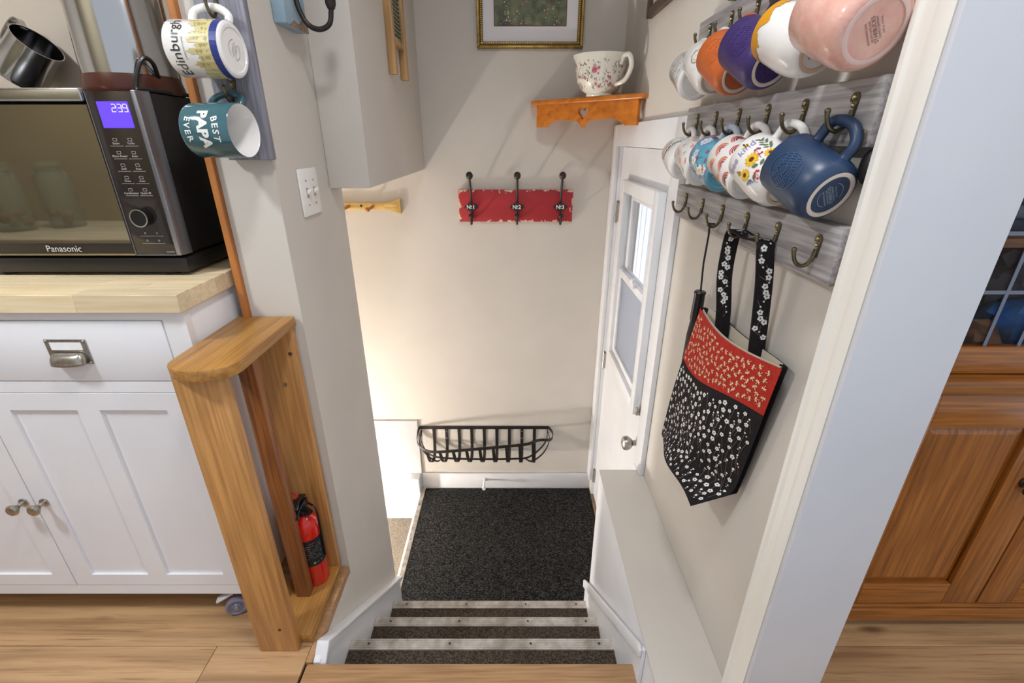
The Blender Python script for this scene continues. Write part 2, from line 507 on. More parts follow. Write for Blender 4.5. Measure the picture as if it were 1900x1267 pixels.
# ------------------------------------------------------------------ stairs
SX0, SX1 = -0.52, 0.3345
CARPET = P('brown_carpet', S(58, 50, 44), 0.95, col2=S(104, 92, 80), scale=240, lo=0.42, hi=0.62, bump=1.0, bscale=300, stretch=(1, 1, 1), detail=2, spec=0.1)
MATB = P('black_mat', S(24, 24, 25), 0.95, col2=S(96, 94, 92), scale=150, lo=0.46, hi=0.74, bump=1.0, bscale=260, detail=3, spec=0.1, stretch=(1, 1.6, 1))
ny = [0.809, 1.005, 1.217, 1.432]
st = struct('stairs', MB().box(SX0, SX1, 0.78, 0.7905, -0.19, -0.031).box(SX0, SX1, 0.985, 0.993, -0.38, -0.194)
            .box(SX0, SX1, 1.197, 1.205, -0.57, -0.384).box(SX0, SX1, 1.412, 1.420, -0.78, -0.574), CARPET)
screwbase = None
for k in range(1, 4):
    y1 = ny[k]; y0 = ny[k - 1] - 0.02; z = -0.19 * k
    tr = obj('tread', B(SX0, SX1, y0, y1 - 0.003, z - 0.022, z), CARPET, st, bev=0.003)
    mbn = MB()
    prof = [(y1 - 0.036, z + 0.0002)]
    for q in range(6):
        a = y1 - 0.035 + q * 0.0058
        prof += [(a, z + 0.0042), (a + 0.0034, z + 0.0042), (a + 0.0036, z + 0.0026), (a + 0.0056, z + 0.0026)]
    prof += [(y1, z + 0.003), (y1 + 0.001, z - 0.024), (y1 - 0.0015, z - 0.024), (y1 - 0.002, z + 0.0002)]
    mbn.prism(prof, 'x', SX0 + 0.001, SX1 - 0.001)
    ns = obj('nosing_strip', mbn, ALU, st, smooth=0)
    for sx in (-0.46, -0.20, 0.06, 0.28):
        sc_ = obj('screw', MB().cyl((sx, y1 - 0.017, z + 0.003), (sx, y1 - 0.017, z + 0.0052), 0.004, n=8), P('dark_screw', S(80, 74, 68), 0.5, 0.6), ns)
# landing
struct('landing', B(-0.575, 0.52, 1.421, YB - 0.0005, ZL - 0.10, ZL - 0.0005), P('landing_wood', S(150, 120, 86), 0.6, col2=S(120, 94, 66), scale=12))
obj('landing_mat', MB().box(-0.553, 0.492, 1.4215, 2.365, ZL, ZL + 0.010), MATB, bev=0.003,
    label='black ribbed floor mat covering the landing by the white door', cat='mat')
mbn = MB()
prof = [(-0.577, ZL - 0.03), (-0.577, ZL + 0.0105)]
for q in range(4):
    a = -0.577 + q * 0.0062
    prof += [(a + 0.0003, ZL + 0.013), (a + 0.004, ZL + 0.013), (a + 0.0042, ZL + 0.011), (a + 0.006, ZL + 0.011)]
prof += [(-0.5535, ZL + 0.0), (-0.5755, ZL), (-0.5755, ZL - 0.03)]
n2 = struct('trim_6', MB().prism(prof, 'y', 1.5505, 2.3885), ALU, smooth=0)
for yy in (1.68, 1.95, 2.22):
    obj('screw', MB().cyl((-0.565, yy, ZL + 0.011), (-0.565, yy, ZL + 0.0145), 0.004, n=8), P('dark_screw', S(80, 74, 68), 0.5, 0.6), n2)
# door threshold strip along the mat
struct('trim_7', B(0.493, 0.512, 1.445, 2.385, ZL, ZL + 0.014), P('threshold_brown', S(150, 128, 98), 0.5, col2=S(120, 98, 70), scale=30))
# basement treads going down to the left
bs = struct('basement_stairs', B(-0.60, -0.5775, 1.5505, 2.315, -0.96, ZL - 0.032), WHITE)
BCARP = P('grey_carpet', S(150, 140, 124), 0.95, col2=S(104, 96, 86), scale=230, lo=0.4, hi=0.62, bump=0.9, bscale=260, detail=2, spec=0.1)
for k in range(5):
    x1 = -0.578 - 0.22 * k; z = -0.95 - 0.19 * k
    obj('tread', B(x1 - 0.235, x1, 1.5505, 2.315, z - 0.02, z), BCARP, bs, bev=0.002)
    obj('riser', B(x1 - 0.222, x1 - 0.212, 1.5505, 2.315, z - 0.19, z - 0.0205), WHITE, bs)
# white dado and sloping skirt of the basement stair on the back wall
struct('trim_8', B(-2.59, -0.5705, YB - 0.012, YB - 0.0003, -2.3, -0.253), WHITE, bev=0.002)
struct('baseboard_basement', MB().prism([(-0.579, -0.64), (-0.64, -0.64), (-0.66, -0.70), (-1.70, -1.60), (-1.70, -2.0), (-0.579, -1.02)], 'y', 2.318, YB - 0.0125), WHITE, bev=0.003)
struct('baseboard_back', B(-0.569, 0.513, YB - 0.016, YB - 0.0003, ZL, -0.643), WHITE, bev=0.004)
# skirts
mb = MB().prism([(0.813, -0.95), (0.813, -0.0), (0.86, 0.02), (1.49, -0.520), (1.545, -0.560), (1.545, -0.757), (1.43, -0.95)], 'x', XL + 0.0003, SX0 - 0.0003)
s = struct('baseboard_left', mb, WHITE, bev=0.002)
mb = MB().prism([(0.813, -0.006), (0.855, 0.028), (1.50, -0.514), (1.55, -0.553), (1.55, -0.570), (1.49, -0.530), (0.86, 0.012), (0.813, -0.022)], 'x', XL + 0.0004, SX0 + 0.014)
obj('cap', mb, WHITE, s, bev=0.002)
mb = MB().prism([(0.757, -0.95), (0.757, 0.1345), (0.765, 0.1345), (1.435, -0.462), (1.47, -0.495), (1.47, -0.757), (1.43, -0.95)], 'x', SX1 - 0.010, SX1 - 0.0002)
s = struct('baseboard_right', mb, WHITE, bev=0.002)
mb = MB().prism([(0.757, 0.108), (0.757, 0.1345), (0.778, 0.1345), (1.44, -0.452), (1.47, -0.482), (1.47, -0.525), (1.425, -0.488)], 'x', SX1 - 0.020, SX1 - 0.0103)
obj('cap', mb, WHITE, s, bev=0.003)

# ------------------------------------------------------------------ opening casing at the end of the right wall
casing = struct('trim_9', MB().prism([(XR - 0.0003, 0.66), (0.474, 0.66), (0.470, 0.656), (0.470, 0.648), (0.474, 0.645), (0.474, 0.625), (0.469, 0.620), (0.467, 0.608), (0.470, 0.5945), (XR - 0.0003, 0.5945)], 'z', 0.141, ZC - 0.001), P('casing_paint', S(240, 237, 230), 0.35), smooth=25)
struct('trim_10', B(0.4705, 0.6175, 0.584, 0.594, 0.0005, ZC - 0.001), P('jamb_paint', S(216, 218, 225), 0.4, col2=S(210, 213, 221), scale=4), bev=0.002)
struct('trim_11', B(0.4705, 0.6155, 0.5945, 0.5995, 0.0005, 0.14), WHITE)

# ------------------------------------------------------------------ back door
bm = MB()
DW = (1.635, 2.125, 0.32, 1.105)
bm.box(0.512, 0.555, 1.487, DW[0], -0.745, 1.268).box(0.512, 0.555, DW[1], 2.309, -0.745, 1.268)
bm.box(0.512, 0.555, DW[0], DW[1], -0.745, DW[2]).box(0.512, 0.555, DW[0], DW[1], DW[3], 1.268)
dr = struct('door_1', bm, WHITE, label='white side door with a tall sash window and nickel knob')
def ring(x0, x1, y0, y1, z0, z1, wd, wz=None):
    wz = wz or wd
    return MB().box(x0, x1, y0, y0 + wd, z0, z1).box(x0, x1, y1 - wd, y1, z0, z1).box(x0, x1, y0 + wd, y1 - wd, z0, z0 + wz).box(x0, x1, y0 + wd, y1 - wd, z1 - wz, z1)
wf = obj('window_frame', ring(0.482, 0.512, DW[0] - 0.035, DW[1] + 0.035, DW[2] - 0.035, DW[3] + 0.035, 0.05), WHITE, dr, bev=0.004)
zm = 0.72
us = obj('upper_sash', ring(0.520, 0.54, DW[0] + 0.012, DW[1] - 0.012, zm, DW[3] - 0.012, 0.034), WHITE, dr, bev=0.004)
ls = obj('lower_sash', ring(0.498, 0.518, DW[0] + 0.012, DW[1] - 0.012, DW[2] + 0.012, zm + 0.035, 0.034), WHITE, dr, bev=0.004)
lt = obj('sash_latch', MB().box(0.483, 0.498, 1.80, 1.87, zm + 0.030, zm + 0.050).cyl((0.49, 1.835, zm + 0.045), (0.49, 1.835, zm + 0.062), 0.011), WHITE, ls, bev=0.002)
m = P('window_glass', S(10, 10, 12), 0.02, spec=0.5, alpha=0.06)
obj('pane', B(0.529, 0.531, DW[0] + 0.04, DW[1] - 0.04, zm + 0.03, DW[3] - 0.04), m, us)
obj('pane', B(0.507, 0.509, DW[0] + 0.04, DW[1] - 0.04, DW[2] + 0.04, zm + 0.005), P('frosted_glass', S(214, 218, 228), 0.45, trans=0.92), ls)
for zz in (0.98, 0.19, -0.60):
    h = obj('hinge', MB().cyl((0.504, 2.3125, zz - 0.045), (0.504, 2.3125, zz + 0.045), 0.007, n=10).box(0.500, 0.512, 2.295, 2.3125, zz - 0.045, zz + 0.045), NICKEL, dr)
    obj('hinge_pin', MB().ball((0.504, 2.3125, zz + 0.049), 0.006).ball((0.504, 2.3125, zz - 0.049), 0.006), NICKEL, h)
MX = Matrix.Translation((0.512, 1.548, 0.187)) @ Matrix.Rotation(-PI / 2, 4, 'Y')
kn = obj('door_knob', MB().lathe([(0, 0), (0.032, 0), (0.033, 0.005), (0.026, 0.010), (0.012, 0.014), (0.011, 0.030), (0.020, 0.037), (0.028, 0.048), (0.029, 0.058), (0.025, 0.068), (0.014, 0.073), (0, 0.074)], 24, MX), NICKEL, dr)
MX = Matrix.Translation((0.512, 1.548, 0.335)) @ Matrix.Rotation(-PI / 2, 4, 'Y')
db = obj('deadbolt', MB().lathe([(0, 0), (0.030, 0), (0.031, 0.006), (0.026, 0.014), (0.012, 0.017), (0, 0.017)], 24, MX), NICKEL, dr)
obj('thumb_turn', B(0.478, 0.496, 1.542, 1.554, 0.318, 0.352), NICKEL, db, bev=0.003)
# casing and stops
mb = MB()
mb.box(0.476, XR - 0.0003, 1.405, 1.484, 0.1405, 1.36)
mb.box(0.476, XR - 0.0003, 2.312, 2.3885, -0.642, 1.36)
mb.box(0.476, XR - 0.0003, 1.484, 2.312, 1.272, 1.36)
struct('trim_12', mb, WHITE, bev=0.003)
struct('trim_13', B(0.476, XR - 0.0003, 1.443, 1.484, -0.745, 0.1395), WHITE)
mb = MB().box(0.495, 0.56, 1.4785, 1.4865, -0.745, 1.272).box(0.495, 0.56, 2.3095, 2.3175, -0.745, 1.272).box(0.495, 0.56, 1.4865, 2.3095, 1.2725, 1.2775)
struct('trim_14', mb, WHITE)
struct('trim_15', B(0.5125, 0.62, 1.44, 2.33, -0.80, -0.7505), P('sill', S(130, 126, 120), 0.6))
# outside the door: pale siding of the house next door and a path
ext = struct('wall_exterior_siding', B(2.3, 2.4, 1.55, 14.0, -1.0, 3.4), P('siding_paint', S(236, 238, 244), 0.7))
SID = P('siding_board', S(240, 242, 248), 0.6)
b0 = obj('board', MB().prism([(2.285, 1.552), (2.2995, 1.552), (2.2995, 1.845), (2.292, 1.845)], 'z', -1.0, 3.4), SID, ext)
for k in range(1, 41):
    inst(b0, ext, WL[b0] + Vector((0, 0.3 * k, 0)))
struct('ground', B(0.63, 2.3, 1.55, 14.0, -1.05, -1.0), P('concrete', S(214, 214, 216), 0.8, col2=S(196, 196, 198), scale=5))

# door stop
ds = thing('door_stop', (-0.175, YB - 0.016, -0.69), 'small white door stop screwed to the back baseboard', 'door stop')
obj('rod', MB().cyl((-0.175, YB - 0.0165, -0.685), (-0.175, YB - 0.085, -0.690), 0.006, n=10), WHITE, ds)
obj('tip', MB().cyl((-0.175, YB - 0.085, -0.690), (-0.175, YB - 0.10, -0.691), 0.011, n=12), P('white_rubber', S(226, 226, 222), 0.6), ds)
obj('flange', MB().cyl((-0.175, YB - 0.0163, -0.685), (-0.175, YB - 0.021, -0.6855), 0.013, n=12), WHITE, ds)

# ------------------------------------------------------------------ white cart
CX0, CX1, CY, CYB = -1.785, -0.712, 0.95, 1.40
WCART = P('cart_white', S(236, 236, 240), 0.35, col2=S(230, 230, 236), scale=3)
ct = thing('kitchen_cart', ((CX0 + CX1) / 2, 1.17, 0.0), 'white kitchen cart with butcher block top under the microwave', 'cart')
FR = CY + 0.0                       # face frame front
mb = MB()
mb.box(CX0, CX0 + 0.05, FR, FR + 0.02, 0.091, 0.959).box(CX1 - 0.05, CX1, FR, FR + 0.02, 0.091, 0.959)
mb.box(CX0 + 0.05, CX1 - 0.05, FR, FR + 0.02, 0.939, 0.959).box(CX0 + 0.05, CX1 - 0.05, FR, FR + 0.02, 0.759, 0.787)
mb.box(CX0 + 0.05, CX1 - 0.05, FR, FR + 0.02, 0.091, 0.127)
mb.box(-1.27, -1.22, FR, FR + 0.02, 0.787, 0.939)
obj('face_frame', mb, WCART, ct)
obj('side_panel', B(CX1 - 0.022, CX1 - 0.004, FR + 0.0205, CYB, 0.091, 0.959), WCART, ct, bev=0.002)
obj('side_panel', B(CX0 + 0.004, CX0 + 0.022, FR + 0.0205, CYB, 0.091, 0.959), WCART, ct, bev=0.002)
obj('bottom_panel', B(CX0 + 0.023, CX1 - 0.023, FR + 0.0205, CYB, 0.091, 0.11), WCART, ct)
obj('back_panel', B(CX0 + 0.023, CX1 - 0.023, CYB - 0.01, CYB, 0.1105, 0.959), WCART, ct)
# top of glued staves
top = obj('top', B(CX0 - 0.005, CX1 + 0.006, 0.937, CYB + 0.004, 0.9595, 0.9605), BUTCH, ct)
yy = 0.935; k = 0
while yy < CYB:
    y2 = min(yy + 0.045, CYB + 0.005)
    xs = [CX0 - 0.006] + [c for c in [CX0 + 0.28 * j + (0.13 if k % 2 else 0.02) for j in range(1, 5)] if c < CX1 - 0.05] + [CX1 + 0.007]
    for a, b in zip(xs, xs[1:]):
        obj('stave', B(a, b, yy, y2, 0.9607, 1.0), BUTCH, top, bev=0.0006, seg=1)
    yy = y2; k += 1
def drawer(x0, x1):
    d = obj('drawer', B(x0, x1, FR - 0.001, FR + 0.018, 0.789, 0.937), WCART, ct, bev=0.0025)
    cx = (x0 + x1) / 2
    y = FR - 0.0012
    fr = obj('label_frame', MB().box(cx - 0.046, cx + 0.046, y - 0.002, y, 0.834, 0.894), NICKEL, d, bev=0.0008)
    obj('label_card', B(cx - 0.035, cx + 0.035, y - 0.0028, y - 0.0021, 0.869, 0.887), P('card', S(244, 244, 244), 0.7), d)
    for sx in (-1, 1):
        for zz in (0.838, 0.890):
            obj('screw', MB().ball((cx + sx * 0.042, y - 0.0025, zz), 0.003, 8), NICKEL, d)
    hp = MB()
    def cup(u, v):
        a = PI * u
        xx = cx - 0.038 * math.cos(a)
        out = 0.026 * (math.sin(a) ** 0.45 if math.sin(a) > 0 else 0)
        ph = v * PI / 2
        return Vector((cx + (xx - cx), y - 0.002 - out * math.sin(ph) ** 0.8 if v > 0 else y - 0.002, 0.838 + 0.026 * math.cos(ph) * (0.35 + 0.65 * min(1, math.sin(a) * 1.8))))
    hp.grid(cup, 20, 8)
    h = obj('cup_handle', hp, NICKEL, d, smooth=60)
    sm = h.modifiers.new('t', 'SOLIDIFY'); sm.thickness = 0.0015
    return d
drawer(-1.2175, -0.765)
drawer(-1.7325, -1.2725)
def cdoor(x0, x1, knobx):
    z0, z1 = 0.129, 0.757; sw = 0.054
    mid = (x0 + x1) / 2
    mb = MB().box(x0, x0 + sw, FR - 0.001, FR + 0.018, z0, z1).box(x1 - sw, x1, FR - 0.001, FR + 0.018, z0, z1)
    mb.box(x0 + sw, x1 - sw, FR - 0.001, FR + 0.018, z0, z0 + 0.040).box(x0 + sw, x1 - sw, FR - 0.001, FR + 0.018, z1 - 0.046, z1)
    mb.box(mid - 0.026, mid + 0.026, FR - 0.001, FR + 0.018, z0 + 0.040, z1 - 0.046)
    d = obj('door', mb, WCART, ct)
    for a, b in ((x0 + sw, mid - 0.026), (mid + 0.026, x1 - sw)):
        obj('panel', B(a - 0.004, b + 0.004, FR + 0.006, FR + 0.012, z0 + 0.036, z1 - 0.042), WCART, d)
    M = Matrix.Translation((knobx, FR - 0.001, 0.432)) @ Matrix.Rotation(PI / 2, 4, 'X')
    obj('knob', MB().lathe([(0, 0), (0.012, 0), (0.012, 0.003), (0.006, 0.006), (0.005, 0.016), (0.010, 0.022), (0.0155, 0.029), (0.0155, 0.032), (0.012, 0.036), (0, 0.037)], 20, M), NICKEL, d)
    return d
cdoor(-1.2445, -0.764, -1.219)
cdoor(-1.7335, -1.2475, -1.273)
# casters
WHEEL = P('translucent_grey_plastic', S(150, 150, 176), 0.3, trans=0.35, coat=0.3)
CMET = P('caster_metal', S(170, 172, 178), 0.35, 0.7)
def caster(cx, cy, fwd):
    wy = cy - 0.034 * fwd; zc_ = 0.0318
    c = obj('caster', MB().cyl((cx, cy, 0.080), (cx, cy, 0.0905), 0.022, n=16).tube([(cx, cy, 0.079), (cx, cy - 0.012 * fwd, 0.072), (cx + 0.004, wy + 0.014 * fwd, 0.046), (cx + 0.004, wy + 0.014 * fwd, zc_)], 0, flat=(0.022, 0.004), up=(1, 0, 0)), CMET, ct)
    ad = Vector((0.35, -0.94 * fwd, 0)).normalized()
    M = Matrix.Translation((cx, wy, zc_)) @ ad.to_track_quat('Z', 'Y').to_matrix().to_4x4()
    obj('wheel', MB().lathe([(0, -0.009), (0.024, -0.009), (0.030, -0.007), (0.0315, 0), (0.030, 0.007), (0.025, 0.009), (0.022, 0.006), (0.014, 0.005), (0.012, 0.009), (0, 0.009)], 28, M), WHEEL, c)
    obj('hub', MB().lathe([(0, 0.009), (0.007, 0.009), (0.006, 0.013), (0, 0.013)], 12, M), CMET, c)
    obj('brake_lever', MB().tube([(cx - 0.006, cy - 0.010 * fwd, 0.072), (cx - 0.028, cy - 0.030 * fwd, 0.068), (cx - 0.050, cy - 0.040 * fwd, 0.060)], 0, flat=(0.024, 0.006), up=(0, 1, 0)), P('grey_plastic', S(206, 206, 212), 0.4), c, bev=0.002)
for cx in (-0.815, CX0 + 0.10):
    for cy, fw in ((0.992, 1), (1.345, -1)):
        caster(cx, cy, fw)

# ------------------------------------------------------------------ microwave
mw = thing('microwave_oven', (-1.02, 1.23, 1.0), 'black and steel microwave oven with purple clock display on the cart', 'microwave')
MY = 1.086
MX0, MX1 = -1.285, -0.768
BODY = P('oven_black', S(24, 21, 22), 0.3, col2=S(30, 26, 26), scale=5)
obj('body', B(MX0 + 0.003, MX1 - 0.012, MY + 0.02, 1.37, 1.046, 1.392), BODY, mw, bev=0.004)
obj('base', MB().box(MX0 + 0.002, MX1 - 0.002, MY + 0.002, 1.36, 1.008, 1.044), BODY, mw, bev=0.005)
for fx in (MX0 + 0.06, MX1 - 0.06):
    for fy in (1.12, 1.33):
        obj('foot', MB().cyl((fx, fy, 1.0003), (fx, fy, 1.009), 0.018, n=12), BLACKM, mw)
PX = -0.880
DG = P('oven_door_glass', S(166, 156, 134), 0.03, 0.92, spec=0.6)
d = obj('door', B(MX0, PX - 0.002, MY, MY + 0.022, 1.050, 1.368), BODY, mw, bev=0.002)
obj('door_glass', B(MX0 + 0.004, PX - 0.005, MY - 0.0015, MY - 0.0002, 1.078, 1.366), DG, d)
obj('door_trim', B(MX0, PX - 0.003, MY - 0.002, MY + 0.0, 1.050, 1.054), P('champagne_trim', S(190, 176, 140), 0.3, 0.9), d)
obj('handle', MB().tube([(MX0, MY + 0.002, 1.384), (PX - 0.003, MY + 0.002, 1.384)], 0, flat=(0.026, 0.022), up=(0, 0, 1)), STEEL, d, bev=0.005)
f = lambda s, t, l=0: Vector((s, MY - 0.0028 - l, t))
pr = Print(f); pr.text('Panasonic', -1.045, 1.0655, 0.021)
pr.build('brand_lettering', [P('logo_silver', S(214, 212, 208), 0.35)], d)
pa = obj('control_panel', B(PX, MX1 - 0.018, MY - 0.002, MY + 0.02, 1.052, 1.391), P('panel_black', S(40, 33, 30), 0.1, spec=0.7), mw, bev=0.001)
obj('edge_trim', MB().prism([(MX1 - 0.0178, MY - 0.0025), (MX1 - 0.008, MY - 0.0025), (MX1, MY + 0.03), (MX1 - 0.010, MY + 0.03)], 'z', 1.050, 1.393), P('satin_alu', S(150, 152, 162), 0.3, 0.9), mw, bev=0.001)
obj('panel_trim', MB().box(PX - 0.0012, PX + 0.0012, MY - 0.003, MY, 1.052, 1.391).box(PX, MX1 - 0.018, MY - 0.003, MY, 1.050, 1.0525), P('satin_alu', S(150, 152, 162), 0.3, 0.9), pa)
obj('display', B(-0.862, -0.797, MY - 0.0030, MY - 0.0021, 1.322, 1.372), P('lcd_violet', S(70, 45, 200), 0.3, emit=S(104, 72, 245), emit_s=0.9), pa)
# seven segment clock 2:39
SEG = {'2': 'abged', '3': 'abgcd', '9': 'abcdfg'}
pr = Print(lambda s, t, l=0: Vector((s, MY - 0.0035, t)))
def digit(ch, x, z, w_, h_):
    q = 0.0016
    segs = {'a': (x, x + w_, z + h_, z + h_ + q), 'd': (x, x + w_, z, z + q), 'g': (x, x + w_, z + h_ / 2, z + h_ / 2 + q),
            'b': (x + w_, x + w_ + q, z + h_ / 2, z + h_), 'c': (x + w_, x + w_ + q, z, z + h_ / 2), 'f': (x - q, x, z + h_ / 2, z + h_), 'e': (x - q, x, z, z + h_ / 2)}
    for c in SEG[ch]:
        a, b, c0, d0 = segs[c]; pr.poly([(a, c0), (b, c0), (b, d0), (a, d0)])
digit('2', -0.832, 1.352, 0.007, 0.014); digit('3', -0.820, 1.352, 0.007, 0.014); digit('9', -0.808, 1.352, 0.007, 0.014)
pr.disc(-0.8225, 1.356, 0.0008, 6); pr.disc(-0.8225, 1.362, 0.0008, 6)
pr.build('clock_digits', [P('lcd_white', S(210, 205, 255), 0.4, emit=S(190, 190, 255), emit_s=0.9)], pa)
pr = Print(lambda s, t, l=0: Vector((s, MY - 0.0026, t)))
labs = [('Steam', 'Turbo'), ('Micro Power', 'Auto'), ('Grill', 'Auto'), ('Oven', 'Auto'), ('Combination', 'Quick 30')]
for i, (a, b) in enumerate(labs):
    z = 1.292 - i * 0.0255
    for x, s_ in ((-0.847, a), (-0.815, b)):
        pr.text(s_, x, z, 0.0062)
        pr.poly([(x - 0.014, z - 0.0055), (x + 0.014, z - 0.0055), (x + 0.014, z - 0.0049), (x - 0.014, z - 0.0049)])
        pr.line([(x - 0.004, z + 0.0045), (x + 0.004, z + 0.0045), (x + 0.004, z + 0.010), (x - 0.004, z + 0.010), (x - 0.004, z + 0.0045)], 0.0006)
for z in (1.095, 1.078):
    pr.poly([(-0.858, z), (-0.804, z), (-0.804, z + 0.0006), (-0.858, z + 0.0006)])
    for x in (-0.844, -0.817): pr.arc(x, z + 0.007, 0.0018, 0.0006, 0, 2 * PI, 10)
pr.text('NN-DS596B', -0.798, 1.0585, 0.0036)
pr.build('key_lettering', [P('key_grey', S(196, 192, 188), 0.5)], pa)
M = Matrix.Translation((-0.834, MY - 0.002, 1.138)) @ Matrix.Rotation(PI / 2, 4, 'X')
dl = obj('dial', MB().lathe([(0, 0), (0.0205, 0), (0.0195, 0.018), (0.018, 0.0195), (0, 0.0195)], 32, M), BLACKP, pa)
obj('dial_ring', MB().lathe([(0.0172, 0.0193), (0.0196, 0.0188), (0.0198, 0.0202), (0.0172, 0.0202), (0.0172, 0.0193)], 32, M), P('chrome', S(220, 220, 222), 0.15, 1.0), dl)

# ------------------------------------------------------------------ canister, cord and milk jug
cn = thing('kettle_urn', (-0.872, 1.225, 1.3925), 'tall stainless steel urn with brown base standing on the microwave', 'urn')
T = Matrix.Translation((-0.872, 1.225, 1.3925))
obj('base', MB().lathe([(0, 0.0005), (0.094, 0.0005), (0.098, 0.012), (0.092, 0.038), (0, 0.038)], 40, T), P('brown_plastic', S(74, 34, 20), 0.3), cn)
obj('body', MB().lathe([(0, 0.0385), (0.090, 0.0385), (0.0905, 0.06), (0.087, 0.16), (0.088, 0.30), (0.080, 0.34), (0, 0.345)], 48, T), STEEL, cn)
obj('handle', MB().tube(bez([(-0.800, 1.195, 1.60), (-0.775, 1.185, 1.605), (-0.765, 1.182, 1.66), (-0.775, 1.185, 1.72), (-0.800, 1.195, 1.725)], 6), 0.009), BLACKP, cn)
obj('cord', MB().tube(bez([(-0.790, 1.190, 1.425), (-0.778, 1.165, 1.452), (-0.786, 1.150, 1.458), (-0.796, 1.135, 1.430), (-0.800, 1.125, 1.3975), (-0.792, 1.122, 1.3972), (-0.784, 1.15, 1.3972), (-0.782, 1.25, 1.3972), (-0.784, 1.34, 1.3972)], 8), 0.0045), BLACKP, cn)
jg = thing('milk_jug', (-1.235, 1.38, 1.49), 'small stainless steel frothing jug hanging tilted on the wall', 'jug', local=True)
obj('body', MB().lathe([(0, -0.055), (0.056, -0.055), (0.058, -0.045), (0.052, 0.02), (0.052, 0.05), (0.0535, 0.05), (0.0535, 0.0505), (0.0515, 0.0505), (0.0505, 0.02), (0.056, -0.045), (0, -0.052)], 40), STEEL, jg)
obj('handle', MB().tube(bez([(0.050, 0, 0.045), (0.075, 0, 0.050), (0.088, 0, 0.03), (0.085, 0, -0.02), (0.056, 0, -0.04)], 6), 0, flat=(0.016, 0.004), up=(0, 1, 0)), STEEL, jg)
jz = Vector((0.75, -0.02, 0.66)).normalized()
jx = Vector((-0.75, 0.35, 0.8)); jx = (jx - jz * jx.dot(jz)).normalized()
jy = jz.cross(jx)
jg.rotation_euler = Matrix((jx, jy, jz)).transposed().to_euler()
nl = thing('wall_nail', (-1.27, 1.449, 1.56), 'small steel nail holding the frothing jug', 'nail')
obj('shaft', MB().cyl((-1.27, 1.4495, 1.56), (-1.27, 1.40, 1.565), 0.003, n=8), NICKEL, nl)
obj('head', MB().cyl((-1.27, 1.40, 1.565), (-1.27, 1.397, 1.565), 0.006, n=8), NICKEL, nl)
# wood strips
struct('trim_16', B(-0.684, -0.6685, 1.112, 1.135, 0.001, ZC - 0.001), TRIMW, bev=0.001)
struct('trim_17', B(-0.925, -0.906, 1.44, 1.4498, 0.95, ZC - 0.001), TRIMW, bev=0.001)

# ------------------------------------------------------------------ guard rail stand
gd = thing('guard_rail', (-0.63, 0.98, 0.0), 'low wooden guard rail with rounded cap at the stair top', 'guard rail')
arcp = [(-0.556, 1.1195), (-0.556, 0.862)]
for k in range(1, 12):
    a = PI * k / 12
    arcp.append((-0.628 + 0.072 * math.cos(a), 0.862 - 0.052 * math.sin(a)))
arcp += [(-0.700, 0.862), (-0.700, 1.1195)]
obj('cap', MB().prism(arcp, 'z', 0.860, 0.885), PINEY, gd, bev=0.002)
pst = obj('post', B(-0.697, -0.590, 0.842, 0.868, 0.0005, 0.8595), PINE, gd, bev=0.003)
obj('wall_board', B(-0.694, -0.562, 1.098, 1.1195, 0.0005, 0.8595), PINE, gd, bev=0.002)
obj('slat', B(-0.651, -0.610, 0.985, 1.015, 0.0325, 0.8595), OAKD, gd, bev=0.002)
obj('base_board', B(-0.694, -0.562, 0.8685, 1.0975, 0.0005, 0.032), PINEY, gd, bev=0.002)
for sx, sz in ((-0.575, 0.79), (-0.605, 0.70)):
    obj('screw', MB().cyl((sx, 1.0975, sz), (sx, 1.0955, sz), 0.005, n=10), NICKEL, gd)
obj('screw', MB().cyl((-0.625, 0.8425, 0.09), (-0.625, 0.8405, 0.09), 0.004, n=10), P('dark_screw', S(80, 74, 68), 0.5, 0.6), pst)
# fire extinguisher
fx, fy, fz = -0.614, 1.056, 0.0325
fe = thing('fire_extinguisher', (fx, fy, fz), 'small red fire extinguisher standing inside the guard rail', 'fire extinguisher')
T = Matrix.Translation((fx, fy, fz))
REDP = P('red_enamel', S(206, 32, 22), 0.2, coat=0.4)
obj('cylinder', MB().lathe([(0, 0), (0.036, 0), (0.038, 0.004), (0.038, 0.215), (0.034, 0.240), (0.022, 0.256), (0.014, 0.262), (0, 0.262)], 32, T), REDP, fe)
lb = obj('label_band', MB().lathe([(0.0384, 0.085), (0.0388, 0.085), (0.0388, 0.185), (0.0384, 0.185)], 32, T), P('label_black', S(26, 26, 30), 0.4), fe)
pr = Print(lambda s, t, l=0: Vector((fx + 0.0393 * math.cos(-0.9 + s / 0.0388), fy + 0.0393 * math.sin(-0.9 + s / 0.0388), t)))
for i in range(8):
    pr.col(0); z = fz + 0.172 - i * 0.008; wd = 0.016 + 0.006 * ((i * 7) % 3)
    for q in range(5):
        if (q + i) % 4: pr.line([(-wd + q * wd * 0.4, z), (-wd + q * wd * 0.4 + wd * 0.3, z)], 0.0014)
pr.col(1); pr.disc(-0.004, fz + 0.097, 0.004, 8); pr.col(0); pr.line([(0.004, fz + 0.097), (0.020, fz + 0.097)], 0.002)
pr.build('label_print', [P('label_grey', S(150, 150, 150), 0.5), P('label_green', S(90, 180, 70), 0.5)], lb)
obj('valve', MB().lathe([(0, 0.262), (0.017, 0.262), (0.017, 0.285), (0.012, 0.30), (0, 0.30)], 16, T).box(fx - 0.012, fx + 0.012, fy - 0.03, fy + 0.02, fz + 0.285, fz + 0.305), BLACKP, fe, bev=0.002)
obj('lever', MB().tube([(fx, fy + 0.02, fz + 0.312), (fx, fy - 0.02, fz + 0.322), (fx + 0.004, fy - 0.045, fz + 0.310)], 0, flat=(0.018, 0.006), up=(1, 0, 0)), BLACKP, fe, bev=0.001)
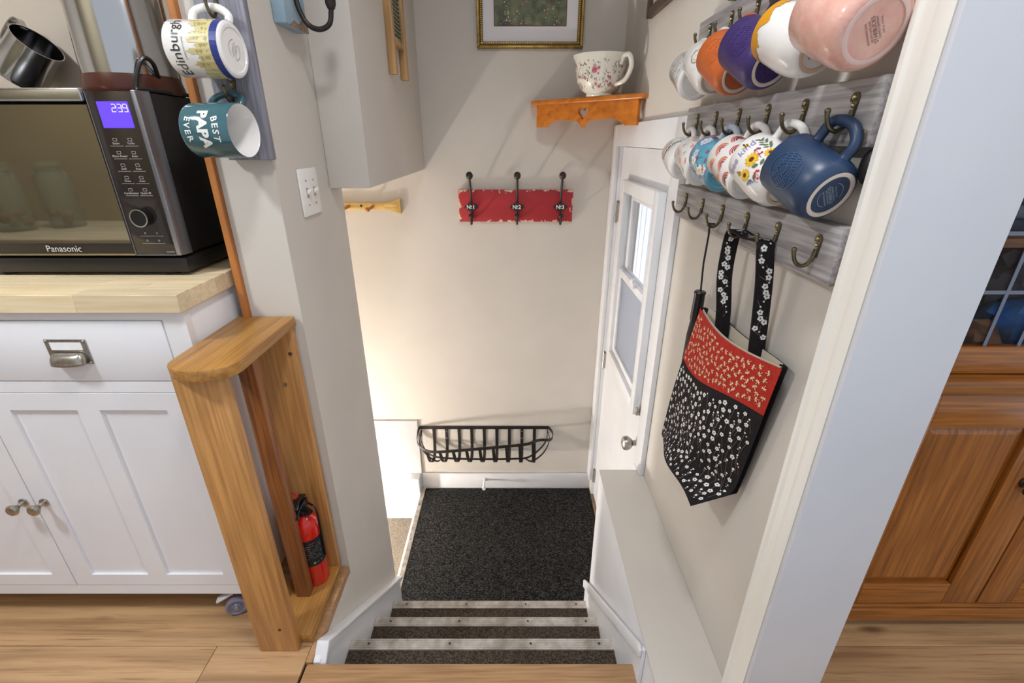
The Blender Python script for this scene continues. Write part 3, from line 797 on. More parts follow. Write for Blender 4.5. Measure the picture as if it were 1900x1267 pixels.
obj('carry_handle', MB().tube([(fx, fy + 0.015, fz + 0.298), (fx, fy - 0.03, fz + 0.296), (fx + 0.003, fy - 0.05, fz + 0.28)], 0, flat=(0.018, 0.006), up=(1, 0, 0)), BLACKP, fe, bev=0.001)
obj('pull_pin', MB().tube([(fx - 0.012 + 0.012 * math.cos(a * PI / 6), fy - 0.01, fz + 0.332 + 0.012 * math.sin(a * PI / 6)) for a in range(12)], 0.0025, closed=True), REDP, fe)
obj('nozzle', MB().cyl((fx + 0.012, fy - 0.012, fz + 0.29), (fx + 0.034, fy - 0.025, fz + 0.285), 0.008, 0.010, 12), BLACKP, fe)
obj('strap', MB().tube(bez([(fx + 0.015, fy + 0.01, fz + 0.29), (fx + 0.04, fy, fz + 0.28), (fx + 0.043, fy - 0.003, fz + 0.22), (fx + 0.0415, fy - 0.003, fz + 0.10)], 5), 0.003), BLACKP, fe)

# ------------------------------------------------------------------ hooks and mugs
def hook_parts(parent, P0, outdir, first=[None]):
    """brass cup hook: teardrop plate and J; P0 plate point on board face (hook height reference), outdir unit vector off the board"""
    o = Vector(outdir); up = Vector((0, 0, 1)); sd = up.cross(o)
    P0 = Vector(P0)
    mb = MB()
    outline = []
    for k in range(14):
        a = 2 * PI * k / 14
        outline.append((0.0085 * math.cos(a), 0.004 + 0.0085 * math.sin(a)))
    tear = [q for q in outline if q[1] > 0.0] + [(-0.0045, -0.022), (0.0045, -0.022)]
    vs = [P0 + sd * a + up * b + o * 0.0003 for a, b in tear] + [P0 + sd * a + up * b + o * 0.0028 for a, b in tear]
    n = len(tear)
    mb.add(vs, [tuple(range(n)), tuple(range(2 * n - 1, n - 1, -1))] + [(i, (i + 1) % n, (i + 1) % n + n, i + n) for i in range(n)])
    path = bez([P0 + up * -0.010 + o * 0.002, P0 + up * -0.024 + o * 0.0045, P0 + up * -0.034 + o * 0.011, P0 + up * -0.036 + o * 0.020, P0 + up * -0.030 + o * 0.029, P0 + up * -0.019 + o * 0.034, P0 + up * -0.012 + o * 0.035], 5)
    mb.tube(path, [0.0032] * (len(path) - 3) + [0.0034, 0.0038, 0.0036], 8)
    mb.ball(P0 + up * -0.011 + o * 0.035, 0.0042, 10)
    h = obj('hook', mb, BRASS, parent)
    for dz in (0.006, -0.004):
        obj('screw', MB().ball(P0 + up * dz + o * 0.003, 0.0032, 8), P('screw_brass', S(190, 176, 130), 0.3, 0.9), h)
    return h

HY = [1.293, 1.176, 1.059, 0.942, 0.826, 0.709]
def rack(zc, label, xf=0.466):
    r = thing('mug_rack', (0.48, 1.02, zc - 0.0425), label, 'rack', 'grey weathered hook racks on the right wall')
    obj('board', B(xf, XR - 0.0003, 0.664, 1.374, zc - 0.0425, zc + 0.0425), GREYW, r, bev=0.003)
    for y in HY:
        hook_parts(r, (xf, y, zc + 0.014), (-1, 0, 0))
    return r
rack(1.5225, 'weathered grey hook rack at the top of the right wall holding the pink mug')
rack(1.3325, 'middle weathered grey hook rack holding the navy mug')
rack(1.1425, 'lowest weathered grey hook rack with the tote bag and umbrella')

CAMP = Vector((0, 0, H))
def mug(name, label, contact, R, h, outer, inner, handle_mat=None, axis=(0, 0.94, 0.34), up=(0.20, 0, 1), style='straight', ring_mat=None,
        base_mat=None, zc=0.62, hz=(0.22, 0.80), reach=0.030, hr=0.0065, group=None, cat='mug', tube_flat=None):
    """axis: base -> opening in world; handle points 'up'"""
    a = Vector(axis).normalized(); u = Vector(up); u = (u - a * u.dot(a)).normalized(); v = a.cross(u)
    rot = Matrix((u, v, a)).transposed()
    L = Vector((R + reach - hr - 0.0032, 0, h * zc))
    loc = Vector(contact) - rot @ L
    o = thing(name, loc, label, cat, group, local=True)
    o.rotation_euler = rot.to_euler()
    t = 0.0035
    if style == 'straight':
        out = [(R - 0.006, 0), (R - 0.003, 0.0012), (R - 0.0005, 0.004), (R, 0.008), (R, h - 0.002)]
    elif style == 'round':
        out = [(R * 0.74, 0), (R * 0.80, 0.001), (R * 0.90, 0.006), (R * 0.97, 0.014), (R, 0.026), (R, h * 0.6), (R * 0.985, h - 0.002)]
    elif style == 'belly':
        out = [(R * 0.66, 0), (R * 0.72, 0.001), (R * 0.86, 0.010), (R * 0.97, 0.028), (R, h * 0.45), (R * 0.97, h * 0.75), (R * 0.93, h - 0.002)]
    elif style == 'taper':
        out = [(R * 0.80, 0), (R * 0.84, 0.002), (R * 0.88, 0.012), (R * 0.95, h * 0.5), (R, h - 0.002)]
    rim = out[-1][0]
    rb = out[0][0]
    mb = MB()
    mb.lathe(out + [(rim - t * 0.5, h), ], 40)
    mb.lathe([(0, 0.0015), (rb - 0.006, 0.0015), (rb - 0.005, 0.0), (rb, 0.0)], 40) if not ring_mat else mb.lathe([(0, 0.0015), (rb - 0.0062, 0.0015)], 40)
    mb.cur = 1
    inn = [(rim - t * 0.5, h), (rim - t, h - 0.002)] + [(r - t, z) for r, z in reversed(out[2:-1])] + [(rb - t, 0.006), (0, 0.006)]
    mb.lathe(inn, 40)
    b = obj('body', mb, [outer, inner], o, smooth=50)
    if ring_mat:
        obj('foot_ring', MB().lathe([(rb - 0.0062, 0.0014), (rb - 0.0055, -0.0008), (rb - 0.002, -0.0010), (rb + 0.0006, 0.0004), (rb + 0.0003, 0.0010)], 40), ring_mat, o)
    def rad(z):
        for (r0, z0), (r1, z1) in zip(out, out[1:]):
            if z0 <= z <= z1: return r0 + (r1 - r0) * (z - z0) / max(1e-9, z1 - z0)
        return out[-1][0]
    z1, z2 = h * hz[0], h * hz[1]
    pts = bez([(rad(z1) - 0.002, 0, z1), (R + reach * 0.55, 0, z1 + 0.001), (R + reach * 0.95, 0, z1 + (z2 - z1) * 0.30), (R + reach, 0, z1 + (z2 - z1) * 0.65), (R + reach * 0.72, 0, z2 - 0.002), (rad(z2) - 0.002, 0, z2)], 6)
    obj('handle', MB().tube(pts, [hr * (1.15 if k in (0, len(pts) - 1) else 1.0) for k in range(len(pts))], 12), handle_mat or outer, o, smooth=60)
    o['R'] = R
    def surf(phi0):
        def fn(s, z, lift=0.0):
            r = rad(z) + 0.0007 + lift
            ph = phi0 + s / R
            return Vector((r * math.cos(ph), r * math.sin(ph), z))
        return fn
    ctr = loc + rot @ Vector((0, 0, h / 2))
    ld = rot.transposed() @ (CAMP - ctr)
    phi = math.atan2(ld.y, ld.x)
    basef = lambda s, z, lift=0.0: Vector((s, -z, 0.0009 - lift)) if not ring_mat else Vector((s, -z, 0.0007 - lift))
    del o['R']
    return o, Print(surf(phi)), Print(basef), R, h, rb

def base_text(bp, size, sp, mats, o, rot=0.6, ring=True):
    c, q = math.cos(rot), math.sin(rot)
    rows_ = ['DISHWASHER SAFE', 'MICROWAVE SAFE', 'STARBUCKS', 'COFFEE COMPANY', '14 fl oz  414 mL']
    for i, tx in enumerate(rows_):
        dy = (2 - i) * sp
        bp.text(tx, -dy * q, dy * c, size * (1.5 if i == 2 else 0.8), rot)
    if ring: bp.arc(0, 0, sp * 4.3, 0.0006, 0.7, PI - 0.7, 18, rot=rot); bp.arc(0, 0, sp * 4.3, 0.0006, PI + 0.7, 2 * PI - 0.7, 18, rot=rot)
    return bp.build('base_print', mats, o)

def emboss(pr, cs, ct, r):
    """raised round emblem: wavy hair lines around a face and crown"""
    for sgn in (-1, 1):
        for k in range(5):
            x = cs + sgn * r * (0.30 + 0.14 * k)
            pts = []
            for j in range(15):
                y = ct + r * (0.62 - 1.2 * j / 14)
                if math.hypot(x - cs, y - ct) < r: pts.append((x + sgn * r * 0.05 * math.sin(j * 1.5 + k), y))
            if len(pts) > 1: pr.line(pts, r * 0.055)
    pr.arc(cs, ct, r, r * 0.05, 0, 2 * PI, 30)
    pr.arc(cs, ct + r * 0.1, r * 0.22, r * 0.05, PI, 2 * PI, 10)
    pr.line([(cs - r * 0.22, ct + r * 0.35), (cs - r * 0.12, ct + r * 0.6), (cs, ct + r * 0.4), (cs + r * 0.12, ct + r * 0.6), (cs + r * 0.22, ct + r * 0.35)], r * 0.05)
    for k in range(4): pr.line([(cs - r * 0.2, ct - r * (0.3 + 0.15 * k)), (cs, ct - r * (0.36 + 0.15 * k)), (cs + r * 0.2, ct - r * (0.3 + 0.15 * k))], r * 0.05)

GA, GB = 'mugs on the top rack', 'mugs on the middle rack'
ZA, ZB = 1.5045, 1.3145
def ax(yaw, tilt):
    yaw, tilt = math.radians(yaw), math.radians(tilt)
    return (-math.sin(yaw) * math.cos(tilt), math.cos(yaw) * math.cos(tilt), math.sin(tilt))
CX_ = 0.452
# ---- middle rack
NAVY = P('navy_matte_glaze', S(42, 66, 98), 0.38, col2=S(38, 60, 92), scale=10)
NAVYD = P('navy_emboss', S(54, 82, 118), 0.3)
RINGW = P('unglazed_ring', S(226, 214, 202), 0.7)
o, sp, bp, R, h, rb = mug('mug', 'navy blue matte mug with pale foot ring, nearest on the middle rack', (CX_, HY[5], ZB), 0.046, 0.098, NAVY, NAVY, axis=ax(14, 24), style='round', ring_mat=RINGW, reach=0.034, hr=0.0075, group=GB, zc=0.62)
emboss(sp, -0.010, h * 0.55, 0.026); sp.build('embossed_emblem', [NAVYD], o)
base_text(bp, 0.0042, 0.0042, [P('pale_blue_ink', S(168, 186, 206), 0.5)], o, rot=0.9)
# sunflower mug
o, sp, bp, R, h, rb = mug('mug', 'white mug printed with sunflowers and bees beside the navy mug', (CX_, HY[4], ZB), 0.047, 0.104, CERW, CERW, axis=ax(12, 26), style='belly', group=GB, ring_mat=P('raw_clay', S(214, 190, 160), 0.8))
YEL, BRN, GRN, RED, MAG, LIL, PNK = ink(240, 190, 40), ink(90, 56, 26), ink(96, 120, 84), ink(206, 50, 60), ink(176, 52, 98), ink(150, 140, 190), ink(226, 120, 140)
mats_ = [YEL, BRN, GRN, RED, MAG, LIL, PNK, INKK]
sp.col(5).text('bee kind', -0.014, h * 0.80, 0.019, rot=0.0)
for s_, z_, r_ in ((-0.004, 0.52, 0.012), (-0.028, 0.44, 0.010), (0.022, 0.40, 0.009)):
    z = h * z_
    sp.col(2); sp.line([(s_, z), (s_ + 0.004, z - 0.03)], 0.0010); sp.leaf(s_ + 0.003, z - 0.022, 0.012, 0.006, 0.5); sp.leaf(s_ + 0.002, z - 0.018, 0.012, 0.006, 2.6)
    sp.col(0)
    for k in range(12): sp.leaf(s_ + 0.25 * r_ * math.cos(k * PI / 6), z + 0.25 * r_ * math.sin(k * PI / 6), r_ * 0.9, r_ * 0.34, k * PI / 6, 0.0002)
    sp.col(1); sp.disc(s_, z, r_ * 0.36, 10, 0.0005)
for s_, z_ in ((0.010, 0.60), (0.014, 0.30), (-0.014, 0.26)):
    sp.col(4 if z_ > 0.5 else 3)
    for k in range(7): sp.disc(s_ + 0.005 * math.cos(k * 0.9), h * z_ + 0.005 * math.sin(k * 0.9) - 0.0012 * k, 0.0022, 7)
    sp.col(2); sp.line([(s_, h * z_), (s_ - 0.003, h * z_ - 0.02)], 0.0008)
for k in range(12):
    s_ = 0.026 + 0.0012 * (k % 5); sp.col(2); sp.leaf(s_, h * (0.50 + 0.025 * k), 0.010, 0.003, 0.6 + (k % 2) * 1.9)
for k in range(10):
    sp.col(5); sp.leaf(-0.040 + 0.0016 * k, h * 0.30 - 0.0012 * k, 0.006, 0.0026, 0.8 + 0.5 * (k % 3))
for s_, z_ in ((0.004, 0.84), (-0.034, 0.58)):
    sp.col(0); sp.disc(s_, h * z_, 0.0036, 8, 0, 1.5); sp.col(7); sp.line([(s_ - 0.001, h * z_ - 0.003), (s_ - 0.001, h * z_ + 0.003)], 0.0014, 0.0003); sp.line([(s_ + 0.0025, h * z_ - 0.003), (s_ + 0.0025, h * z_ + 0.003)], 0.0014, 0.0003); sp.col(7); sp.leaf(s_, h * z_ + 0.003, 0.006, 0.003, 1.9)
sp.build('flower_print', mats_, o)
bp.text('E&J', 0, 0.004, 0.010, 0.7); bp.line([(-0.010, -0.008), (0.010, -0.004)], 0.0006); bp.build('base_print', [INKG], o)
# rainbow mug
o, sp, bp, R, h, rb = mug('mug', 'white mug patterned with small rainbows on the middle rack', (CX_, HY[3], ZB), 0.044, 0.098, CERW, CERW, axis=ax(8, 22), style='straight', group=GB)
c3 = [ink(176, 40, 44), ink(226, 130, 60), INKK, ink(214, 90, 90), ink(230, 180, 110)]
for i in range(-3, 4):
    for j in range(3):
        s_ = i * 0.034 + (0.017 if j % 2 else 0); z = 0.012 + j * 0.029; k0 = (i * 2 + j * 3) % 5
        for q in range(3):
            sp.col((k0 + q * 2) % 5); sp.arc(s_, z, 0.0135 - 0.0042 * q, 0.0024, 0, PI, 10)
sp.build('rainbow_print', c3, o)
# blue floral mug
o, sp, bp, R, h, rb = mug('mug', 'turquoise mug with white blossoms and red berries on the middle rack', (CX_, HY[2], ZB), 0.043, 0.098, P('turquoise_glaze', S(96, 170, 196), 0.15, coat=0.4), CERW, handle_mat=P('pale_blue_glaze', S(206, 220, 236), 0.15, coat=0.3), axis=ax(4, 20), style='straight', group=GB)
rr = random.Random(3)
bm_ = [INKW, ink(196, 40, 66), ink(60, 120, 160), ink(190, 200, 230), ink(220, 180, 60)]
for i in range(34):
    s_, z = rr.uniform(-0.07, 0.07), rr.uniform(0.012, h - 0.012)
    if i % 3 == 0: sp.flower(s_, z, rr.uniform(0.008, 0.012), 0 if i % 2 else 3, 4, 5, rr.random())
    else:
        sp.col(1); sp.disc(s_, z, 0.0026, 8, 0.0005); sp.disc(s_ + 0.004, z + 0.002, 0.0020, 7, 0.0005)
        sp.col(2); sp.line([(s_, z), (s_ + 0.008, z - 0.008), (s_ + 0.010, z - 0.016)], 0.0009)
for z in (0.004, h - 0.006): sp.col(1); [sp.disc(k * 0.006, z + 0.0, 0.0016, 6) for k in range(-12, 13)]
sp.build('blossom_print', bm_, o)
# flamingo mug
o, sp, bp, R, h, rb = mug('mug', 'white mug with pink flamingo sketches on the middle rack', (CX_, HY[1], ZB), 0.042, 0.098, CERW, CERW, axis=ax(0, 18), style='straight', group=GB)
for i in range(-4, 5):
    for j in range(3):
        s_ = i * 0.021 + (0.010 if j % 2 else 0); z = 0.016 + j * 0.028
        if (i + j) % 2:
            sp.col(0); sp.leaf(s_ - 0.005, z, 0.012, 0.007, 0.3); sp.line([(s_ + 0.004, z + 0.002), (s_ + 0.007, z + 0.008), (s_ + 0.003, z + 0.011)], 0.0014)
            sp.line([(s_, z), (s_ + 0.001, z - 0.010)], 0.0008)
        else:
            sp.col(1); sp.line([(s_ - 0.004, z - 0.005), (s_ - 0.001, z + 0.004), (s_ + 0.003, z - 0.003), (s_ + 0.005, z + 0.005)], 0.0007); sp.line([(s_ - 0.004, z), (s_ + 0.005, z + 0.001)], 0.0006)
sp.build('flamingo_print', [ink(232, 150, 136), INKG], o)
# white lettered mug
o, sp, bp, R, h, rb = mug('mug', 'plain white mug with black band lettering, farthest on the middle rack', (CX_, HY[0], ZB), 0.042, 0.098, CERW, CERW, axis=ax(-4, 16), style='round', group=GB)
sp.col(0).text('STARBUCKS', -0.008, h * 0.62, 0.0120, 0.0, bold=0.03); sp.text('COFFEE', -0.008, h * 0.76, 0.0065); sp.text('COMPANY', -0.008, h * 0.49, 0.0065)
sp.build('lettering', [INKK], o)
# ---- top rack
PINK = P('pink_glaze', S(228, 172, 158), 0.22, col2=S(236, 190, 176), scale=40, coat=0.4, bump=0.6, bscale=70)
PINKB = P('pink_base', S(226, 176, 178), 0.3)
o, sp, bp, R, h, rb = mug('mug', 'large pale pink textured mug, nearest on the top rack', (0.446, HY[5] - 0.016, ZA + 0.006), 0.051, 0.104, PINK, PINK, axis=ax(6, 22), style='round', ring_mat=P('pink_ring', S(236, 206, 200), 0.4), group=GA, reach=0.032)
base_text(bp, 0.0042, 0.0044, [P('base_grey_ink', S(96, 76, 80), 0.5)], o, rot=0.9, ring=False)
HONEY = ink(214, 150, 24)
o, sp, bp, R, h, rb = mug('mug', 'white mug with dripping honey yellow rim on the top rack', (CX_, HY[4], ZA), 0.047, 0.106, CERW, CERW, axis=ax(12, 22), style='belly', ring_mat=P('raw_clay', S(214, 190, 160), 0.8), group=GA)
pts_top = []
N = 84
for k in range(N):
    s0 = -PI * R + 2 * PI * R * k / N; s1 = -PI * R + 2 * PI * R * (k + 1) / N
    def drip(s): return 0.015 + 0.008 * max(0, math.sin(s * 210)) + 0.010 * max(0, math.sin(s * 430 + 1)) ** 6 + 0.004 * math.sin(s * 130)
    sp.col(0)
    sp.poly([(s0, h - 0.0022), (s1, h - 0.0022), (s1, h - drip(s1)), (s0, h - drip(s0))])
sp.build('honey_print', [HONEY], o)
bp.arc(0, 0, 0.016, 0.0012, 0.4, PI - 0.4, 14); bp.line([(-0.006, -0.003), (0.006, 0.003)], 0.0008); bp.build('base_print', [INKG], o)
for k, (nm, cc, ce, ty) in enumerate((('deep purple', S(62, 46, 106), S(70, 54, 116), 14), ('burnt orange', S(204, 104, 48), S(212, 116, 62), 10))):
    mt = P(nm.replace(' ', '_') + '_glaze', cc, 0.36)
    o, sp, bp, R, h, rb = mug('mug', nm + ' matte mug with an embossed emblem on the top rack', (CX_, HY[3 - k], ZA), 0.047, 0.100, mt, mt, axis=ax(ty, 28), style='round', ring_mat=RINGW, group=GA, reach=0.033, hr=0.007)
    emboss(sp, 0.0, h * 0.55, 0.026); sp.build('embossed_emblem', [P(nm.replace(' ', '_') + '_emboss', ce, 0.36)], o)
    base_text(bp, 0.0040, 0.0042, [P(nm.replace(' ', '_') + '_ink', S(150, 96, 80) if k else S(100, 90, 140), 0.5)], o, rot=0.8)
o, sp, bp, R, h, rb = mug('mug', 'white mug with a speckled cream shell drawing and beige foot on the top rack', (CX_, HY[1], ZA), 0.043, 0.100, CERW, CREAM, axis=ax(4, 28), style='round', ring_mat=P('beige_clay', S(190, 176, 148), 0.8), group=GA)
sp.col(0); sp.disc(0.0, h * 0.5, 0.017, 18); sp.col(1); sp.arc(0, h * 0.5, 0.017, 0.0008, 0, 2 * PI, 20, lift=0.0003)
rr = random.Random(5)
for _ in range(40):
    a, q = rr.uniform(0, 2 * PI), rr.uniform(0, 0.015); sp.disc(q * math.cos(a), h * 0.5 + q * math.sin(a), 0.0006, 5, 0.0003)
sp.line([(-0.017, h * 0.5), (-0.01, h * 0.66), (0.004, h * 0.70)], 0.0010, 0.0003); sp.line([(0.012, h * 0.36), (0.02, h * 0.25), (0.026, h * 0.22)], 0.0012, 0.0003)
sp.build('shell_print', [ink(222, 208, 186), INKK], o)
o, sp, bp, R, h, rb = mug('mug', 'white mug with black line drawn leaves, farthest on the top rack', (CX_, HY[0], ZA), 0.043, 0.098, CERW, CERW, axis=ax(-2, 22), style='straight', group=GA)
sp.col(0)
for i in range(-4, 5):
    for j in range(3):
        s_ = i * 0.018 + (0.009 if j % 2 else 0); z = 0.022 + j * 0.024
        sp.arc(s_, z, 0.007, 0.0006, 0, 1.5 * PI, 9, rot=i); sp.arc(s_ + 0.003, z + 0.003, 0.004, 0.0006, 0, 1.3 * PI, 7, rot=j + i)
for z in (0.010, h - 0.010): sp.line([(k * 0.004, z) for k in range(-22, 23)], 0.0006)
sp.build('leaf_print', [INKK], o)
# key fob behind the navy mug
kf = thing('key_fob', (0.474, 0.668, 1.24), 'black key fob on a ring behind the navy mug', 'key fob')
obj('split_ring', MB().tube([(0.4625, 0.676 + 0.010 * math.cos(k * PI / 8), 1.300 + 0.012 * math.sin(k * PI / 8)) for k in range(16)], 0.0012, closed=True), BRASS, kf)
obj('pouch', MB().ball((0.480, 0.668, 1.266), 0.020, 14, (0.55, 0.7, 1.15)), BLACKM, kf)
# ---- left board with two mugs
lr = thing('hook_board', (-0.575, 1.115, 1.30), 'narrow upright grey board with two hooks on the wall end', 'rack')
obj('board', B(-0.626, -0.528, 1.103, 1.1247, 1.258, 1.86), GREYZ, lr, bev=0.003)
LZ = (1.5560, 1.4080)
for z in LZ: hook_parts(lr, (-0.582, 1.103, z), (0, -1, 0))
o, sp, bp, R, h, rb = mug('mug', 'white city souvenir mug lettered Edinburgh with a blue foot band', (-0.582, 1.078, LZ[0] - 0.0320), 0.0485, 0.108, CERW, CERW, axis=(-0.99, 0.05, 0.02), up=(0, 0.50, 1), style='straight', zc=0.50, reach=0.036, hr=0.0075, hz=(0.16, 0.82), group='mugs on the left hook board')
GOLD1, GOLD2, BLUEB = ink(206, 194, 140), ink(172, 160, 104), ink(44, 58, 132)
for k in range(40):
    s0 = -PI * R + 2 * PI * R * k / 40; s1 = s0 + 2 * PI * R / 40
    sp.col(2); sp.poly([(s0, 0.0045), (s1, 0.0045), (s1, 0.018), (s0, 0.018)])
rr = random.Random(11)
s_ = -0.115
while s_ < 0.115:
    wd = rr.uniform(0.006, 0.013); hh = rr.uniform(0.042, 0.060)
    sp.col(0); sp.poly([(s_, 0.0182), (s_ + wd, 0.0182), (s_ + wd, hh), (s_ + wd * .7, hh), (s_ + wd * .5, hh + rr.uniform(0.002, 0.010)), (s_ + wd * .3, hh), (s_, hh)])
    sp.col(1)
    for q in range(6): sp.poly([(s_ + rr.uniform(0, wd * .6), a_ := rr.uniform(0.020, hh - 0.006)), (s_ + wd * .8, a_ + rr.uniform(-.002, .003)), (s_ + wd * rr.uniform(.4, .8), a_ + rr.uniform(0.002, 0.005))], 0.0003)
    s_ += wd
sp.col(3).text('Edinburgh', 0.004, h * 0.78, 0.0265, 0.0); sp.text('STARBUCKS COFFEE', 0.002, h * 0.635, 0.0042)
sp.build('city_print', [GOLD1, GOLD2, BLUEB, INKK], o)
bp.arc(0, 0, 0.017, 0.0008, 0.5, PI - 0.5, 16); bp.arc(0, 0, 0.017, 0.0008, PI + 0.5, 2 * PI - 0.5, 16)
for i in range(4): bp.text('DISHWASHER SAFE' if i % 2 else 'STARBUCKS', 0, 0.006 - 0.004 * i, 0.0034)
bp.build('base_print', [INKG], o)
TEAL = P('teal_glaze', S(58, 100, 110), 0.15, coat=0.5)
o, sp, bp, R, h, rb = mug('mug', 'teal mug lettered BEST PAPA EVER hanging below the souvenir mug', (-0.582, 1.077, LZ[1] - 0.0310), 0.0510, 0.104, TEAL, CERW, axis=(0.98, -0.12, 0.0), up=(0, 0.66, 1), style='straight', zc=0.54, reach=0.032, hr=0.0065, hz=(0.20, 0.82), group='mugs on the left hook board')
sp.text('BEST', -0.004, h * 0.76, 0.0180, spacing=1.3, bend=0.09, bold=0.02); sp.text('PAPA', -0.004, h * 0.49, 0.0290, spacing=1.05, bold=0.05); sp.text('EVER', -0.004, h * 0.19, 0.0170, spacing=1.3, bend=-0.09, bold=0.02)
sp.build('lettering', [INKW], o)

# ------------------------------------------------------------------ left wall small things
sw = thing('switch_plate', (XL, 1.215, 1.11), 'white double light switch plate on the stair wall', 'switch')
pl = obj('plate', B(XL + 0.0003, XL + 0.006, 1.1855, 1.243, 1.115, 1.231) if False else B(XL + 0.0003, XL + 0.006, 1.236 - 0.0, 1.352, 1.1135, 1.231), P('switch_white', S(240, 238, 234), 0.35), sw, bev=0.003)
for yy in (1.271, 1.317):
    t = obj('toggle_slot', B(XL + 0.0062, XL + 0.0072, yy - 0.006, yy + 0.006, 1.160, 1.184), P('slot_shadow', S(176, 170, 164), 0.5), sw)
    obj('toggle', MB().prism([(XL + 0.007, 1.167), (XL + 0.018, 1.175), (XL + 0.018, 1.182), (XL + 0.007, 1.179)], 'y', yy - 0.0045, yy + 0.0045), P('switch_white', S(240, 238, 234), 0.35), t, bev=0.001)
    for zz in (1.142, 1.202): obj('screw', MB().ball((XL + 0.0062, yy, zz), 0.0028, 8), NICKEL, sw)
bh = thing('coat_hook', (XL, 1.318, 1.60), 'pale blue distressed wooden block with black iron hook', 'hook')
obj('block', B(XL + 0.0003, -0.51, 1.256, 1.380, 1.542, 1.80), P('blue_distressed', S(158, 180, 194), 0.6, col2=S(132, 158, 176), scale=14, bump=0.3, bscale=40), bh, bev=0.004)
obj('worn_edge', MB().prism([(1.27, 1.5415), (1.30, 1.556), (1.325, 1.551), (1.35, 1.566), (1.3805, 1.558), (1.3805, 1.5415)], 'x', -0.5105, -0.5095), P('bare_wood', S(150, 124, 98), 0.7, col2=S(110, 88, 70), scale=60), bh)
obj('iron_hook', MB().tube(bez([(-0.5094, 1.318, 1.68), (-0.503, 1.318, 1.66), (-0.505, 1.318, 1.60), (-0.490, 1.318, 1.556), (-0.462, 1.318, 1.541), (-0.434, 1.318, 1.552), (-0.425, 1.318, 1.585)], 6), 0.006, 10).lathe([(0, 0), (0.008, 0.003), (0.012, 0.012), (0.013, 0.03), (0.008, 0.045), (0, 0.046)], 12, Matrix.Translation((-0.4255, 1.318, 1.578))), IRON, bh)
wb = thing('washboard', (-0.41, 1.93, 1.505), 'old wooden washboard with green ribbed glass on the bulkhead', 'washboard')
WBW = wood('washboard_wood', S(206, 164, 110), S(180, 136, 82), 'z', 0.5, 50)
for yy in (1.825, 2.010): obj('leg', B(-0.4195, -0.394, yy, yy + 0.028, 1.505, 1.98), WBW, wb, bev=0.002)
obj('cross_bar', B(-0.4195, -0.398, 1.8535, 2.0095, 1.600, 1.622), WBW, wb, bev=0.003)
obj('top_board', B(-0.4195, -0.398, 1.8535, 2.0095, 1.90, 1.97), WBW, wb, bev=0.003)
mb = MB()
GRN_ = P('green_ribbed_glass', S(74, 96, 78), 0.15, coat=0.3)
mb.box(-0.417, -0.410, 1.8535, 2.0095, 1.6225, 1.8995)
for k in range(22): mb.cyl((-0.409, 1.8535, 1.629 + 0.0125 * k), (-0.409, 2.0095, 1.629 + 0.0125 * k), 0.0048, n=8)
obj('glass_panel', mb, GRN_, wb)

# ------------------------------------------------------------------ back wall things
pf = thing('framed_picture', (0.078, YB, 1.6635), 'gold rope framed garden print on the back wall', 'picture')
x0, x1, z0, z1 = -0.152, 0.308, 1.6635, 2.25
GOLDF = P('gold_frame', S(166, 138, 78), 0.35, 0.7, col2=S(120, 96, 50), scale=40)
def mitre(x0, x1, z0, z1, w_, y0, y1):
    mb = MB()
    o_ = [(x0, z0), (x1, z0), (x1, z1), (x0, z1)]; i_ = [(x0 + w_, z0 + w_), (x1 - w_, z0 + w_), (x1 - w_, z1 - w_), (x0 + w_, z1 - w_)]
    for k in range(4):
        k2 = (k + 1) % 4
        q = [o_[k], o_[k2], i_[k2], i_[k]]
        mb.prism(q, 'y', y0, y1)
    return mb
fr = obj('frame', mitre(x0, x1, z0, z1, 0.014, YB - 0.024, YB - 0.0004), GOLDF, pf, bev=0.004)
obj('inner_frame', mitre(x0 + 0.014, x1 - 0.014, z0 + 0.014, z1 - 0.014, 0.012, YB - 0.017, YB - 0.0004), P('gold_dark', S(110, 84, 40), 0.4, 0.6), pf, bev=0.002)
mb = MB()
for k in range(58):
    xx = x0 + 0.018 + k * (x1 - x0 - 0.036) / 57
    mb.ball((xx, YB - 0.018, z0 + 0.020), 0.0038, 6, (0.8, 0.8, 1.2))
for sx in (x0 + 0.020, x1 - 0.020):
    for k in range(72): mb.ball((sx, YB - 0.018, z0 + 0.022 + k * 0.0076), 0.0038, 6, (1.2, 0.8, 0.8))
obj('rope_beading', mb, P('gold_bright', S(200, 172, 104), 0.3, 0.8), pf)
obj('mat_board', B(x0 + 0.025, x1 - 0.025, YB - 0.008, YB - 0.0005, z0 + 0.025, z1 - 0.025), P('mat_white', S(232, 230, 234), 0.6), pf)
obj('mat_liner', B(x0 + 0.074, x1 - 0.074, YB - 0.009, YB - 0.0081, z0 + 0.083, z1 - 0.083), P('maroon', S(112, 36, 52), 0.6), pf)
GARD = P('garden_print', S(60, 70, 48), 0.5, col2=S(120, 128, 92), scale=22, detail=8)
nt = GARD.node_tree
bs_ = nt.nodes['Principled BSDF']
vo = nt.nodes.new('ShaderNodeTexVoronoi'); vo.inputs['Scale'].default_value = 130
tc = nt.nodes.new('ShaderNodeTexCoord'); nt.links.new(tc.outputs['Object'], vo.inputs['Vector'])
no = nt.nodes.new('ShaderNodeTexNoise'); no.inputs['Scale'].default_value = 16; nt.links.new(tc.outputs['Object'], no.inputs['Vector'])
r1 = nt.nodes.new('ShaderNodeValToRGB'); r1.color_ramp.elements[0].position = 0.25; r1.color_ramp.elements[0].color = (1, 1, 1, 1); r1.color_ramp.elements[1].position = 0.36; r1.color_ramp.elements[1].color = (0, 0, 0, 1)
nt.links.new(vo.outputs['Distance'], r1.inputs[0])
r2 = nt.nodes.new('ShaderNodeValToRGB'); r2.color_ramp.elements[0].position = 0.48; r2.color_ramp.elements[1].position = 0.56
